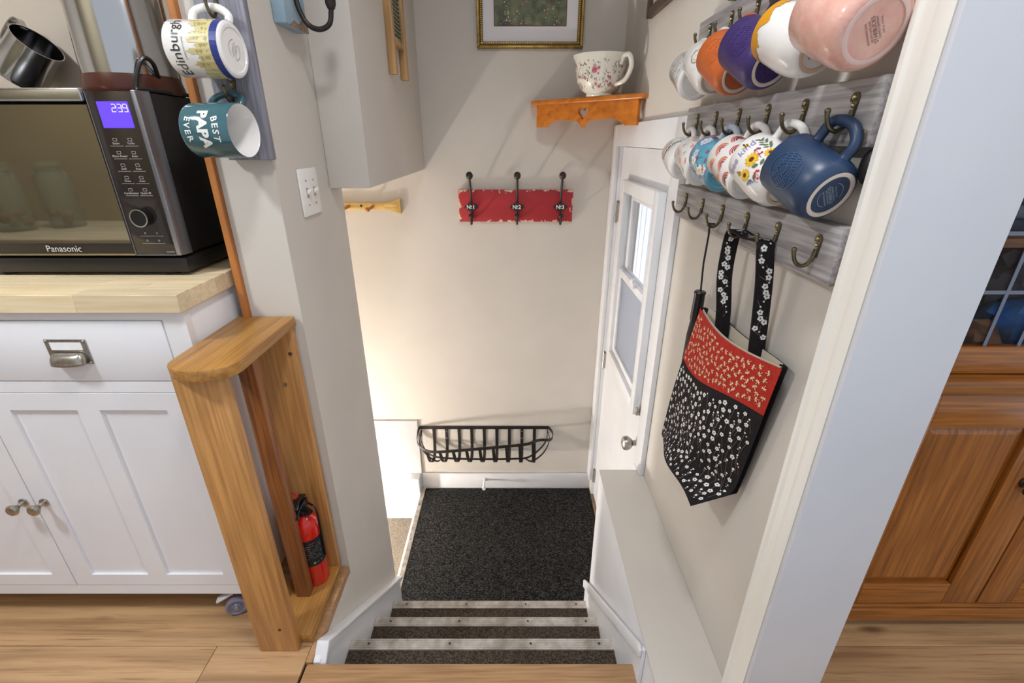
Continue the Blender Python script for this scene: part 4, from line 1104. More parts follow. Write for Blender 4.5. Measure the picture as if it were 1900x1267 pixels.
nt.links.new(no.outputs['Fac'], r2.inputs[0])
mm = nt.nodes.new('ShaderNodeMath'); mm.operation = 'MULTIPLY'
nt.links.new(r1.outputs[0], mm.inputs[0]); nt.links.new(r2.outputs[0], mm.inputs[1])
r3 = nt.nodes.new('ShaderNodeValToRGB'); r3.color_ramp.elements[0].color = S(200, 70, 90); r3.color_ramp.elements[1].color = S(236, 220, 206); r3.color_ramp.elements[0].position = 0.35; r3.color_ramp.elements[1].position = 0.5
sep = nt.nodes.new('ShaderNodeSeparateColor'); nt.links.new(vo.outputs['Color'], sep.inputs[0]); nt.links.new(sep.outputs[0], r3.inputs[0])
mx = nt.nodes.new('ShaderNodeMix'); mx.data_type = 'RGBA'
old = bs_.inputs['Base Color'].links[0].from_socket
nt.links.new(mm.outputs[0], mx.inputs['Factor']); nt.links.new(old, mx.inputs[6]); nt.links.new(r3.outputs[0], mx.inputs[7]); nt.links.new(mx.outputs[2], bs_.inputs['Base Color'])
obj('print', B(x0 + 0.077, x1 - 0.077, YB - 0.0102, YB - 0.0091, z0 + 0.086, z1 - 0.086), GARD, pf)

# corner shelf, diagonal front from back wall to right wall
sh = thing('corner_shelf', (0.38, 2.25, 1.38), 'honey pine corner shelf with a heart cut-out', 'shelf')
A = Vector((0.085, 2.30, 0)); C = Vector((0.474, 1.905, 0))
du = (C - A).normalized(); dn = Vector((-du.y, du.x, 0));
if dn.y < 0: dn = -dn                     # towards the corner
SLT = (A, C)
z_top = 1.455
pl2 = [(A.x, A.y), (C.x, C.y), (XR - 0.0005, C.y), (XR - 0.0005, YB - 0.0005), (A.x, YB - 0.0005)]
obj('top', MB().prism(pl2, 'z', z_top - 0.018, z_top), SHELFW, sh, bev=0.004)
# apron with scalloped lower edge and heart hole: built as strips between outline curves
Ln = (C - A).length - 0.045
def lower(s):
    q = abs(s) / (Ln / 2)
    if q < 0.10: return -0.094 + q * 0.26
    if q < 0.80: return -0.068 + 0.006 * math.sin((q - 0.1) / 0.7 * PI) - 0.020 * max(0, (q - 0.55) / 0.25) ** 2
    return -0.088
def heart(t):
    x = 16 * math.sin(t) ** 3; y = 13 * math.cos(t) - 5 * math.cos(2 * t) - 2 * math.cos(3 * t) - math.cos(4 * t)
    return (x * 0.0016, -0.038 + y * 0.00175)
HP = [heart(2 * PI * k / 40) for k in range(40)]
outer_ = [(-Ln / 2, 0.0)] + [(-Ln / 2, lower(-Ln / 2))] + [(-Ln / 2 + Ln * k / 40, lower(-Ln / 2 + Ln * k / 40)) for k in range(1, 40)] + [(Ln / 2, lower(Ln / 2)), (Ln / 2, 0.0)]
bm = bmesh.new()
def loop(pts):
    vs = [bm.verts.new((p[0], 0, p[1])) for p in pts]
    return [bm.edges.new((vs[i], vs[(i + 1) % len(vs)])) for i in range(len(vs))]
es = loop(outer_) + loop(HP)
bmesh.ops.triangle_fill(bm, edges=es, use_beauty=True)
# keep only faces outside the heart
def inside(x, z, poly):
    c = False; j = len(poly) - 1
    for i in range(len(poly)):
        if (poly[i][1] > z) != (poly[j][1] > z) and x < (poly[j][0] - poly[i][0]) * (z - poly[i][1]) / (poly[j][1] - poly[i][1]) + poly[i][0]: c = not c
        j = i
    return c
for f_ in list(bm.faces):
    cc_ = f_.calc_center_median()
    if inside(cc_.x, cc_.z, HP) or not inside(cc_.x, cc_.z, outer_): bm.faces.remove(f_)
r_ = bmesh.ops.extrude_face_region(bm, geom=list(bm.faces))
bmesh.ops.translate(bm, verts=[v for v in r_['geom'] if isinstance(v, bmesh.types.BMVert)], vec=(0, 0.018, 0))
bm.verts.index_update()
mb = MB()
mid = (A + C) / 2 + dn * 0.012
vv = [mid + du * v.co.x + dn * v.co.y + Vector((0, 0, z_top - 0.0182 + v.co.z)) for v in bm.verts]
mb.add(vv, [[v.index for v in f_.verts] for f_ in bm.faces]); bm.free()
obj('apron', mb, SHELFW, sh, smooth=30)

# floral cup planter
cp = thing('cup_planter', (0.348, 2.100, z_top), 'large white floral teacup standing on the corner shelf', 'cup')
T = Matrix.Translation((0.348, 2.100, z_top + 0.0003)) @ Matrix.Diagonal((0.93, 0.93, 1, 1))
RC, HC = 0.118, 0.142
prof = [(0, 0.0), (0.055, 0.0), (0.058, 0.004), (0.055, 0.010), (0.078, 0.024), (0.096, 0.050), (0.105, 0.090), (0.110, 0.120), (RC, HC), (RC - 0.003, HC + 0.001), (0.106, 0.120), (0.100, 0.09), (0.09, 0.05), (0.07, 0.026), (0, 0.02)]
body = obj('body', MB().lathe(prof, 48, T), P('ivory_glaze', S(226, 222, 210), 0.12, coat=0.4), cp, smooth=60)
hd = Vector((0.62, -0.78, 0)) * 0.93; c0 = Vector((0.348, 2.100, z_top))
obj('handle', MB().tube(bez([c0 + hd * 0.106 + Vector((0, 0, 0.105)), c0 + hd * 0.122 + Vector((0, 0, 0.132)), c0 + hd * 0.150 + Vector((0, 0, 0.128)), c0 + hd * 0.160 + Vector((0, 0, 0.090)), c0 + hd * 0.135 + Vector((0, 0, 0.052)), c0 + hd * 0.088 + Vector((0, 0, 0.036))], 7), 0.009, 12), P('ivory_glaze', S(226, 222, 210), 0.12, coat=0.4), cp, smooth=60)
def cupr(z):
    pp = prof[3:9]
    for (r0, a0), (r1, a1) in zip(pp, pp[1:]):
        if a0 <= z <= a1: return r0 + (r1 - r0) * (z - a0) / (a1 - a0)
    return RC
ph0 = math.atan2(-2.1, -0.348)
pr = Print(lambda s, z, l=0: Vector((0.348 + (0.93 * cupr(z) + 0.0009 + l) * math.cos(ph0 + s / 0.105), 2.100 + (0.93 * cupr(z) + 0.0009 + l) * math.sin(ph0 + s / 0.105), z_top + z)))
rr = random.Random(4)
for k in range(170):
    s_, z = rr.uniform(-0.17, 0.17), rr.uniform(0.022, 0.118)
    if rr.random() < 0.22: pr.flower(s_, z, rr.uniform(0.004, 0.007), 2 if rr.random() < 0.5 else 1, 3, 5, rr.random())
    else:
        pr.col(0 if rr.random() < 0.6 else 4); a_ = rr.uniform(0, 2 * PI); pr.leaf(s_, z, rr.uniform(0.005, 0.010), 0.0035, a_); pr.line([(s_, z), (s_ - 0.007 * math.cos(a_ + .5), z - 0.007 * math.sin(a_ + .5))], 0.0009)
pr.flower(-0.025, 0.085, 0.013, 1, 3, 6, 0.2)
pr.build('sprig_print', [ink(78, 84, 80), ink(204, 110, 124), ink(196, 170, 172), ink(150, 80, 80), ink(120, 130, 116)], body)

# red hook rack
rk = thing('coat_rack', (0.018, YB, 0.9227), 'distressed red wooden coat rack with three black numbered hooks', 'coat rack')
REDW = P('distressed_red', S(176, 38, 44), 0.55, col2=S(158, 30, 40), scale=9, bump=0.3, bscale=60, stretch=(0.3, 1, 1))
nt = REDW.node_tree; bs_ = nt.nodes['Principled BSDF']
tc = nt.nodes.new('ShaderNodeTexCoord')
sx_ = nt.nodes.new('ShaderNodeSeparateXYZ'); nt.links.new(tc.outputs['Generated'], sx_.inputs[0])
def M_(op, a, b=None, v=None):
    n = nt.nodes.new('ShaderNodeMath'); n.operation = op
    nt.links.new(a, n.inputs[0])
    if b is not None: nt.links.new(b, n.inputs[1])
    if v is not None: n.inputs[1].default_value = v
    return n.outputs[0]
def edge(s, sc_):
    return M_('MULTIPLY', M_('SUBTRACT', M_('ABSOLUTE', M_('SUBTRACT', s, v=0.5)), v=0.5), v=-sc_)   # distance to edge in cm
ed = M_('MINIMUM', edge(sx_.outputs[0], 5.6), edge(sx_.outputs[2], 1.5))
no = nt.nodes.new('ShaderNodeTexNoise'); no.inputs['Scale'].default_value = 42; no.inputs['Detail'].default_value = 5
nt.links.new(tc.outputs['Object'], no.inputs['Vector'])
wear = M_('SUBTRACT', M_('MULTIPLY', no.outputs['Fac'], v=0.95), ed)
rp = nt.nodes.new('ShaderNodeValToRGB'); rp.color_ramp.elements[0].position = 0.475; rp.color_ramp.elements[1].position = 0.50
nt.links.new(wear, rp.inputs[0])
mx = nt.nodes.new('ShaderNodeMix'); mx.data_type = 'RGBA'; mx.inputs[7].default_value = S(212, 186, 160)
nt.links.new(rp.outputs[0], mx.inputs['Factor']); nt.links.new(bs_.inputs['Base Color'].links[0].from_socket, mx.inputs[6]); nt.links.new(mx.outputs[2], bs_.inputs['Base Color'])
YF = YB - 0.020
obj('board', B(-0.261, 0.298, YF, YB - 0.0004, 0.9227, 1.075), REDW, rk, bev=0.002)
for k, hx in enumerate((-0.200, 0.025, 0.238)):
    mb = MB()
    oval = [(hx + 0.034 * math.cos(a * PI / 10) * (1 - 0.25 * abs(math.sin(a * PI / 10))), 0.995 + 0.017 * math.sin(a * PI / 10)) for a in range(20)]
    mb.prism(oval, 'y', YF - 0.0055, YF - 0.0003)
    mb.tube(bez([(hx, YF - 0.006, 0.955), (hx, YF - 0.006, 1.02), (hx, YF - 0.016, 1.06), (hx, YF - 0.040, 1.105), (hx, YF - 0.052, 1.135)], 6), 0.0055, 10)
    mb.ball((hx, YF - 0.055, 1.144), 0.0165, 14, (1, 1, 1.1))
    mb.tube(bez([(hx, YF - 0.005, 0.968), (hx, YF - 0.007, 0.935), (hx, YF - 0.022, 0.917), (hx, YF - 0.042, 0.925), (hx, YF - 0.048, 0.950)], 6), 0.0055, 10)
    mb.ball((hx, YF - 0.049, 0.958), 0.012, 12)
    hk = obj('hook', mb, IRON, rk)
    pr = Print(lambda s, t, l=0: Vector((s, YF - 0.0135, t)))
    obj('number_plate', MB().prism([(hx + 0.026 * math.cos(a * PI / 10), 0.995 + 0.0185 * math.sin(a * PI / 10)) for a in range(20)], 'y', YF - 0.0128, YF - 0.0056), IRON, hk)
    pr.text('N', hx - 0.0125, 0.995, 0.026, bold=0.02); pr.text('o', hx + 0.0005, 1.000, 0.015, bold=0.02); pr.line([(hx - 0.004, 0.9895), (hx + 0.005, 0.9895)], 0.002); pr.text(str(k + 1), hx + 0.0125, 0.995, 0.026, bold=0.02)
    pr.build('number_lettering', [INKW], hk)

# yellow peg rail
pg = thing('peg_rail', (-0.75, YB, 0.96), 'varnished yellow pine peg rail with flared end', 'peg rail')
zc_ = 0.997
half = [(-0.548, 0.036), (-0.556, 0.037), (-0.575, 0.030), (-0.60, 0.021), (-0.63, 0.0165)]
half += [(-0.95, 0.0165)]
out = [(x, zc_ + q) for x, q in half] + [(x, zc_ - q) for x, q in reversed(half)]
mir = [(x, zc_ + q) for x, q in half] + [(-1.9 - x + 0.0, zc_ + q) for x, q in reversed(half)] + [(-1.9 - x, zc_ - q) for x, q in half] + [(x, zc_ - q) for x, q in reversed(half)]
obj('rail', MB().prism(mir, 'y', YB - 0.020, YB - 0.0004), PEGW, pg, bev=0.004)
obj('carved_end', MB().prism([(-0.562, zc_ + 0.022), (-0.585, zc_ + 0.016), (-0.628, zc_ + 0.010), (-0.628, zc_ - 0.010), (-0.585, zc_ - 0.016), (-0.562, zc_ - 0.022)], 'y', YB - 0.0215, YB - 0.0203), PEGW, pg, bev=0.001)
for px_ in (-0.685, -0.805, -0.95, -1.095, -1.215):
    q = obj('peg', MB().tube([(px_, YB - 0.0203, zc_), (px_, YB - 0.06, zc_ - 0.002), (px_ - 0.003, YB - 0.10, zc_ - 0.004)], [0.008, 0.007, 0.0075], 10).ball((px_ - 0.003, YB - 0.105, zc_ - 0.004), 0.0115, 10), P('peg_brown', S(176, 112, 56), 0.4), pg)
obj('screw', MB().cyl((-0.742, YB - 0.0202, zc_ + 0.003), (-0.742, YB - 0.0225, zc_ + 0.003), 0.006, n=12), P('screw_dark', S(70, 56, 40), 0.4, 0.5), pg)

# iron wall basket
bk = thing('wall_basket', (-0.17, YB, -0.50), 'black iron strap wall basket above the landing mat', 'basket')
X0, X1, ZT, ZBt = -0.560, 0.222, -0.303, -0.455
YW = YB - 0.004
def st_(pts, up, wd=0.021): return MB().tube(pts, 0, flat=(wd, 0.0035), up=up)
obj('back_rail', st_([(X0, YW, ZT), (X1, YW, ZT)], (0, 0, 1)), IRON, bk)
rim = bez([(X0, YW, ZT), (X0 - 0.004, YB - 0.05, ZT - 0.005), (X0 + 0.012, YB - 0.13, ZT - 0.030), (X0 + 0.09, YB - 0.182, ZT - 0.045), (-0.30, YB - 0.188, ZT - 0.032), (-0.10, YB - 0.184, ZT - 0.014), (0.08, YB - 0.176, ZT + 0.002), (0.155, YB - 0.150, ZT + 0.012), (0.225, YB - 0.13, ZT + 0.002), (0.242, YB - 0.06, ZT - 0.002), (X1, YW, ZT)], 6)
obj('front_rim', st_(rim, (0, 0, 1), 0.018), IRON, bk)
mid_ = bez([(X0 + 0.01, YW, ZT - 0.02), (X0 + 0.01, YB - 0.03, ZT - 0.09), (X0 + 0.08, YB - 0.09, ZBt + 0.01), (-0.30, YB - 0.11, ZBt + 0.002), (0.0, YB - 0.11, ZBt + 0.002), (X1 - 0.11, YB - 0.09, ZBt + 0.006), (X1 - 0.02, YB - 0.03, ZT - 0.09), (X1 - 0.005, YW, ZT - 0.02)], 6)
obj('lower_rail', st_(mid_, (0, 0, 1), 0.012), IRON, bk)
def rim_at(x):
    best = min((p for p in rim if p.y < YB - 0.10), key=lambda p: abs(p.x - x)); return best
for k in range(9):
    x = X0 + 0.085 + k * (X1 - X0 - 0.17) / 8
    rp_ = rim_at(x - 0.015)
    pth = bez([(x, YW - 0.001, ZT - 0.006), (x, YW - 0.001, ZT - 0.10), (x, YB - 0.035, ZBt - 0.022), (x - 0.004, YB - 0.085, ZBt - 0.034), (x - 0.010, YB - 0.14, ZBt + 0.01), (x - 0.015, rp_.y + 0.004, rp_.z - 0.01), (x - 0.015, rp_.y + 0.003, rp_.z + 0.006)], 6)
    sb = obj('strap', st_(pth, (1, 0, 0), 0.018), IRON, bk)
    if k in (1, 7):
        for dz in (-0.025, -0.075): obj('screw', MB().ball((x, YW - 0.003, ZT + dz), 0.004, 8), NICKEL, sb)
for sgn, xe in ((-1, X0), (1, X1)):
    pth = bez([(xe - sgn * 0.01, YW - 0.001, ZT - 0.006), (xe + sgn * 0.005, YB - 0.03, ZT - 0.07), (xe - sgn * 0.03, YB - 0.06, ZBt + 0.01), (xe - sgn * 0.10, YB - 0.085, ZBt - 0.034), (xe - sgn * 0.145, YB - 0.105, ZBt + 0.002)], 6)
    obj('end_strap', st_(pth, (0, 1, 0), 0.012), IRON, bk)

# framed pictures on the right wall
for nm, y0, y1, z0, z1, lb_ in (('framed_picture', 1.36, 1.968, 1.69, 2.2, 'dark brown framed picture high on the right wall near the corner'),
                               ('framed_picture', 0.80, 1.243, 1.580, 2.1, 'brown framed picture just above the top hook rack')):
    fp = thing(nm, (XR, (y0 + y1) / 2, z0), lb_, 'picture')
    obj('frame', ring(XR - 0.022, XR - 0.0004, y0, y1, z0, z1, 0.028), P('dark_walnut', S(84, 58, 42), 0.4, col2=S(66, 44, 32), scale=30), fp, bev=0.003)
    obj('mat_board', B(XR - 0.008, XR - 0.0005, y0 + 0.028, y1 - 0.028, z0 + 0.028, z1 - 0.028), P('mat_blush', S(206, 184, 178), 0.6), fp)
    obj('print', B(XR - 0.0092, XR - 0.0082, y0 + 0.10, y1 - 0.10, z0 + 0.10, z1 - 0.10), P('faded_print', S(150, 140, 126), 0.6, col2=S(196, 184, 164), scale=12), fp)

# ------------------------------------------------------------------ tote bag and umbrella
tb = thing('tote_bag', (0.44, 0.86, 0.555), 'black blossom tote bag with red dragonfly band on the lowest rack', 'bag')
def lerp(a, b, t): return a + (b - a) * t
TL, TR = Vector((0.448, 1.047, 0.933)), Vector((0.465, 0.7165, 0.938))
BL, G_, BR = Vector((0.415, 1.095, 0.544)), Vector((0.470, 0.785, 0.603)), Vector((0.398, 0.803, 0.554))
def front(u, v, lift=0.0):
    left = lerp(TL, BL, v) + Vector((0, 0.004 * math.sin(PI * min(1, v * 1.0)), 0))
    rt = lerp(TR, G_, v / 0.8) if v < 0.8 else lerp(G_, BR, (v - 0.8) / 0.2)
    p = lerp(left, rt, u)
    p.x -= 0.030 * math.sin(PI * u) * (0.6 + 0.4 * v) * (1 - 0.6 * max(0, v - 0.7) / 0.3) + 0.005 * math.sin(u * 9 + v * 4) * v
    p.z -= 0.012 * math.sin(PI * u) * (1 - v)
    p.x -= lift
    return p
def back(u, v):
    q_ = math.sin(PI * u) ** 0.5
    e_ = front(0.0 if u < 0.5 else 1.0, v)
    p = lerp(lerp(Vector((0.486, 1.045, 0.930)), Vector((0.488, 1.07, 0.58)), v), lerp(Vector((0.486, 0.760, 0.936)), Vector((0.488, 0.83, 0.61)), v), u)
    p.z -= 0.010 * math.sin(PI * u) * (1 - v)
    p = lerp(e_ + Vector((0.012, 0.004, 0)), p, min(1, q_ * 1.3))
    return p
VB = 0.36
FAB = P('black_cotton', S(30, 27, 29), 0.9, col2=S(38, 34, 36), scale=200, bump=0.3, bscale=400, spec=0.2)
RFAB = P('red_cotton', S(170, 44, 36), 0.9, col2=S(182, 52, 42), scale=150, bump=0.3, bscale=400, spec=0.2)
def band(u):  # lower edge of the red band
    return VB - 0.10 * u + 0.02 * math.sin(u * PI * 2)
mb = MB().grid(lambda u, v: front(u, band(u) + (1 - band(u)) * v), 24, 20)
mb.grid(lambda u, v: back(u, v), 12, 10)
mb.grid(lambda u, v: lerp(front(0, v), back(0, v), u), 4, 16)
mb.grid(lambda u, v: lerp(front(1, v), back(1, v), u) + Vector((0, 0.018 * math.sin(PI * u), 0)), 4, 16)
mb.grid(lambda u, v: lerp(front(u, 1), back(u, 1), v), 16, 4)
bd = obj('body', mb, FAB, tb, smooth=60, recalc=False)
rbn = obj('top_band', MB().grid(lambda u, v: front(u, band(u) * v, 0.0008), 24, 8), RFAB, tb, smooth=60, recalc=False)
LIN = P('cream_lining', S(214, 204, 184), 0.9)
obj('lining', MB().grid(lambda u, v: front(0.02 + 0.96 * u, 0.30 * v - 0.004, -0.004), 20, 6).grid(lambda u, v: back(0.02 + 0.96 * u, 0.5 * v - 0.004) + Vector((-0.004, 0, 0)), 12, 6), LIN, tb, smooth=60, recalc=False)
rr = random.Random(9)
pr = Print(lambda u, v, l=0: front(u, v, 0.0014 + l))
AW, AH = 0.33, 0.40            # panel size for aspect
placed = []
def put(n, dmin, vmin):
    res = []
    for _ in range(n * 40):
        u, v = rr.uniform(0.03, 0.97), rr.uniform(0.03, 0.97)
        if not vmin(u, v): continue
        if all(math.hypot((u - a) * AW, (v - b) * AH) > dmin for a, b in res): res.append((u, v))
        if len(res) >= n: break
    return res
class BagPrint(Print):
    def __init__(self, cu, cv, rot=0.0): pass
def bagpr(fnf): return Print(lambda s, t, l=0: fnf(s / AW, t / AH, 0.0014 + l))
pr = bagpr(front)
pos = put(230, 0.0135, lambda u, v: v > band(u) + 0.035)
for u, v in pos:
    s_, t_ = u * AW, v * AH
    pr.col(2); a_ = PI / 2 + rr.uniform(-0.5, 0.3)
    L_ = rr.uniform(0.02, 0.05)
    e_ = (s_ + L_ * math.cos(a_), t_ + L_ * math.sin(a_))
    if e_[1] < AH * 0.99 and 0.01 < e_[0] < AW * 0.99: pr.line([(s_, t_), e_], 0.0007)
for u, v in pos:
    s_, t_ = u * AW, v * AH
    if rr.random() < 0.62: pr.flower(s_, t_, rr.uniform(0.0045, 0.0066), 0, 1, 5, rr.random() * 6, 0.0003)
    else:
        pr.col(0); pr.disc(s_, t_, rr.uniform(0.002, 0.0034), 7, 0.0003); pr.disc(s_ + rr.uniform(-.006, .006), t_ + 0.006, 0.0017, 6, 0.0003)
pr.build('blossom_print', [INKW, INKK, ink(120, 100, 100)], bd)
pr = Print(lambda s, t, l=0: front(s / AW, t / AH, 0.0022 + l)); pr.col(0)
for u, v in put(130, 0.0125, lambda u, v: 0.02 < v < band(u) - 0.03):
    s_, t_ = u * AW, v * AH; a_ = rr.uniform(0, 2 * PI)
    for d_, L_, W_ in ((0, 0.009, 0.0012), (PI, 0.004, 0.0014), (1.25, 0.0068, 0.0020), (-1.25, 0.0068, 0.0020), (1.9, 0.0062, 0.0018), (-1.9, 0.0062, 0.0018)):
        pr.leaf(s_, t_, L_, W_, a_ + d_)
pr.build('dragonfly_print', [ink(232, 214, 170)], rbn)
sp_path = bez([(0.474, 0.818, 0.89), (0.468, 0.818, 0.96), (0.456, 0.816, 1.06), (0.446, 0.815, 1.115), (0.447, 0.822, 1.1315), (0.447, 0.838, 1.134), (0.448, 0.885, 1.130), (0.448, 0.930, 1.134), (0.447, 0.946, 1.1315), (0.446, 0.953, 1.11), (0.446, 0.953, 1.04), (0.458, 0.953, 0.96), (0.466, 0.955, 0.88)], 6)
strap = obj('shoulder_strap', MB().tube(sp_path, 0, flat=(0.031, 0.0035), up=(1, 0, 0)), FAB, tb)
# strap blossoms on the outer face
def strap_fn(s, t, l=0):
    # s across (-.015...015), t along from near bottom up
    L_ = [0]
    for a, b in zip(sp_path, sp_path[1:]): L_.append(L_[-1] + (b - a).length)
    for i in range(len(sp_path) - 1):
        if L_[i + 1] >= t:
            q = (t - L_[i]) / (L_[i + 1] - L_[i]); p = sp_path[i].lerp(sp_path[i + 1], q); tn = (sp_path[i + 1] - sp_path[i]).normalized(); break
    else:
        p = sp_path[-1]; tn = (sp_path[-1] - sp_path[-2]).normalized()
    n_ = tn.cross(Vector((1, 0, 0))).normalized()
    return p + Vector((s, 0, 0)) + n_ * 0.0022
def strap_fn2(s, t, l=0):
    p = strap_fn(s, t); q = strap_fn(s, t)
    return p
TOT = sum((b - a).length for a, b in zip(sp_path, sp_path[1:]))
for side in (1, -1):
    def fn(s, t, l=0, side=side):
        p = strap_fn(s, t)
        if side < 0:
            p2 = strap_fn(s, t + 1e-4)
            tn = (p2 - p).normalized() if (p2 - p).length > 1e-9 else Vector((0, 0, -1))
            n_ = tn.cross(Vector((1, 0, 0))).normalized()
            p = p - n_ * 0.0044
        return p
    pr = Print(fn)
    t_ = 0.065
    while t_ < TOT - 0.07:
        s_ = rr.uniform(-0.009, 0.009)
        if rr.random() < 0.7: pr.flower(s_, t_, 0.0062, 0, 1, 5, rr.random() * 6)
        else: pr.col(0); pr.disc(s_, t_, 0.002, 6)
        pr.col(2); pr.line([(s_, t_), (rr.uniform(-.012, .012), t_ + 0.012)], 0.0008)
        t_ += rr.uniform(0.007, 0.013)
    pr.build('strap_print', [INKW, INKK, ink(120, 100, 100)], strap)

um = thing('umbrella', (0.466, 1.108, 0.60), 'folded black umbrella hanging by its cord behind the tote bag', 'umbrella')
obj('cord', MB().tube([(0.449, 1.052, 1.128), (0.446, 1.059, 1.1265), (0.444, 1.066, 1.128), (0.446, 1.066, 1.10), (0.455, 1.090, 1.03), (0.466, 1.106, 0.957)], 0.0022, 6), BLACKM, um)
obj('handle', MB().lathe([(0, 0), (0.014, 0), (0.0145, 0.006), (0.013, 0.065), (0.0145, 0.072), (0.012, 0.076), (0, 0.076)], 20, Matrix.Translation((0.466, 1.108, 0.880))), BLACKP, um)
obj('folded_canopy', MB().lathe([(0, 0.07), (0.006, 0.07), (0.013, 0.10), (0.017, 0.16), (0.016, 0.24), (0.012, 0.2795), (0, 0.2795)], 14, Matrix.Translation((0.466, 1.108, 0.600))), P('black_nylon', S(26, 26, 28), 0.6, bump=0.5, bscale=40), um)

# ------------------------------------------------------------------ hutch
HYF = 0.911
hu = thing('hutch', (1.29, 1.15, 0.0), 'honey pine hutch with leaded glass doors in the dining room', 'cabinet')
hx0, hx1 = 0.84, 1.77
mb = MB()
mb.box(hx0, hx0 + 0.02, HYF + 0.02, 1.38, 0.10, 0.775).box(hx1 - 0.02, hx1, HYF + 0.02, 1.38, 0.10, 0.775).box(hx0 + 0.02, hx1 - 0.02, 1.36, 1.38, 0.10, 0.775).box(hx0 + 0.02, hx1 - 0.02, HYF + 0.02, 1.36, 0.10, 0.12)
obj('lower_carcass', mb, HUTZ, hu)
obj('plinth', MB().prism([(hx0 - 0.005, 0.0005), (hx0 + 0.06, 0.0005), (hx0 + 0.075, 0.025), (hx0 + 0.10, 0.036), (hx1 - 0.10, 0.036), (hx1 - 0.075, 0.025), (hx1 - 0.06, 0.0005), (hx1 + 0.005, 0.0005), (hx1 + 0.005, 0.085), (hx0 - 0.005, 0.085)], 'y', HYF - 0.006, HYF + 0.016), HUTX, hu, bev=0.003)
obj('plinth_moulding', B(hx0 - 0.003, hx1 + 0.003, HYF - 0.002, HYF + 0.0195, 0.0855, 0.0995), HUTX, hu, bev=0.004)
obj('top', MB().box(hx0 - 0.02, hx1 + 0.02, HYF - 0.025, 1.39, 0.795, 0.822), HUTX, hu, bev=0.006)
obj('top_moulding', B(hx0 - 0.008, hx1 + 0.008, HYF - 0.010, 1.385, 0.7755, 0.7945), HUTX, hu, bev=0.004)
def hdoor(x0, x1, kx):
    z0, z1 = 0.103, 0.772; yw = HYF; sw_ = 0.095
    d = obj('door', MB().box(x0, x0 + sw_, yw, yw + 0.0195, z0, z1).box(x1 - sw_, x1, yw, yw + 0.0195, z0, z1), HUTZ, hu, bev=0.002)
    obj('rail', B(x0 + sw_ + 0.0002, x1 - sw_ - 0.0002, yw, yw + 0.0195, z0, z0 + 0.075), HUTX, d, bev=0.002)
    obj('rail', B(x0 + sw_ + 0.0002, x1 - sw_ - 0.0002, yw, yw + 0.0195, z1 - 0.085, z1), HUTX, d, bev=0.002)
    a, b, c, e = x0 + sw_, x1 - sw_, z0 + 0.075, z1 - 0.085
    mb = MB(); q = 0.022
    mb.add([(a, yw + 0.014, c), (b, yw + 0.014, c), (b, yw + 0.014, e), (a, yw + 0.014, e), (a + q, yw + 0.005, c + q), (b - q, yw + 0.005, c + q), (b - q, yw + 0.005, e - q), (a + q, yw + 0.005, e - q)],
           [(4, 5, 6, 7), (0, 1, 5, 4), (1, 2, 6, 5), (2, 3, 7, 6), (3, 0, 4, 7)])
    obj('raised_panel', mb, HUTZ, d, smooth=0)
    M = Matrix.Translation((kx, yw - 0.0002, 0.53)) @ Matrix.Rotation(PI / 2, 4, 'X')
    p_ = obj('pull_plate', MB().lathe([(0, 0), (0.016, 0), (0.016, 0.002), (0.012, 0.004), (0.010, 0.003), (0.006, 0.006), (0.004, 0.014), (0, 0.016)], 20, M), P('dark_bronze', S(66, 54, 42), 0.35, 0.8), d)
    obj('pull_drop', MB().ball((kx, yw - 0.012, 0.512), 0.008, 12, (1.3, 0.7, 1.6)), P('dark_bronze', S(66, 54, 42), 0.35, 0.8), d)
hdoor(0.872, 1.303, 1.258)
hdoor(1.307, 1.738, 1.352)
obj('face_stile', B(hx0, 0.871, HYF + 0.001, HYF + 0.0195, 0.10, 0.775), HUTZ, hu)
obj('face_stile', B(1.739, hx1, HYF + 0.001, HYF + 0.0195, 0.10, 0.775), HUTZ, hu)
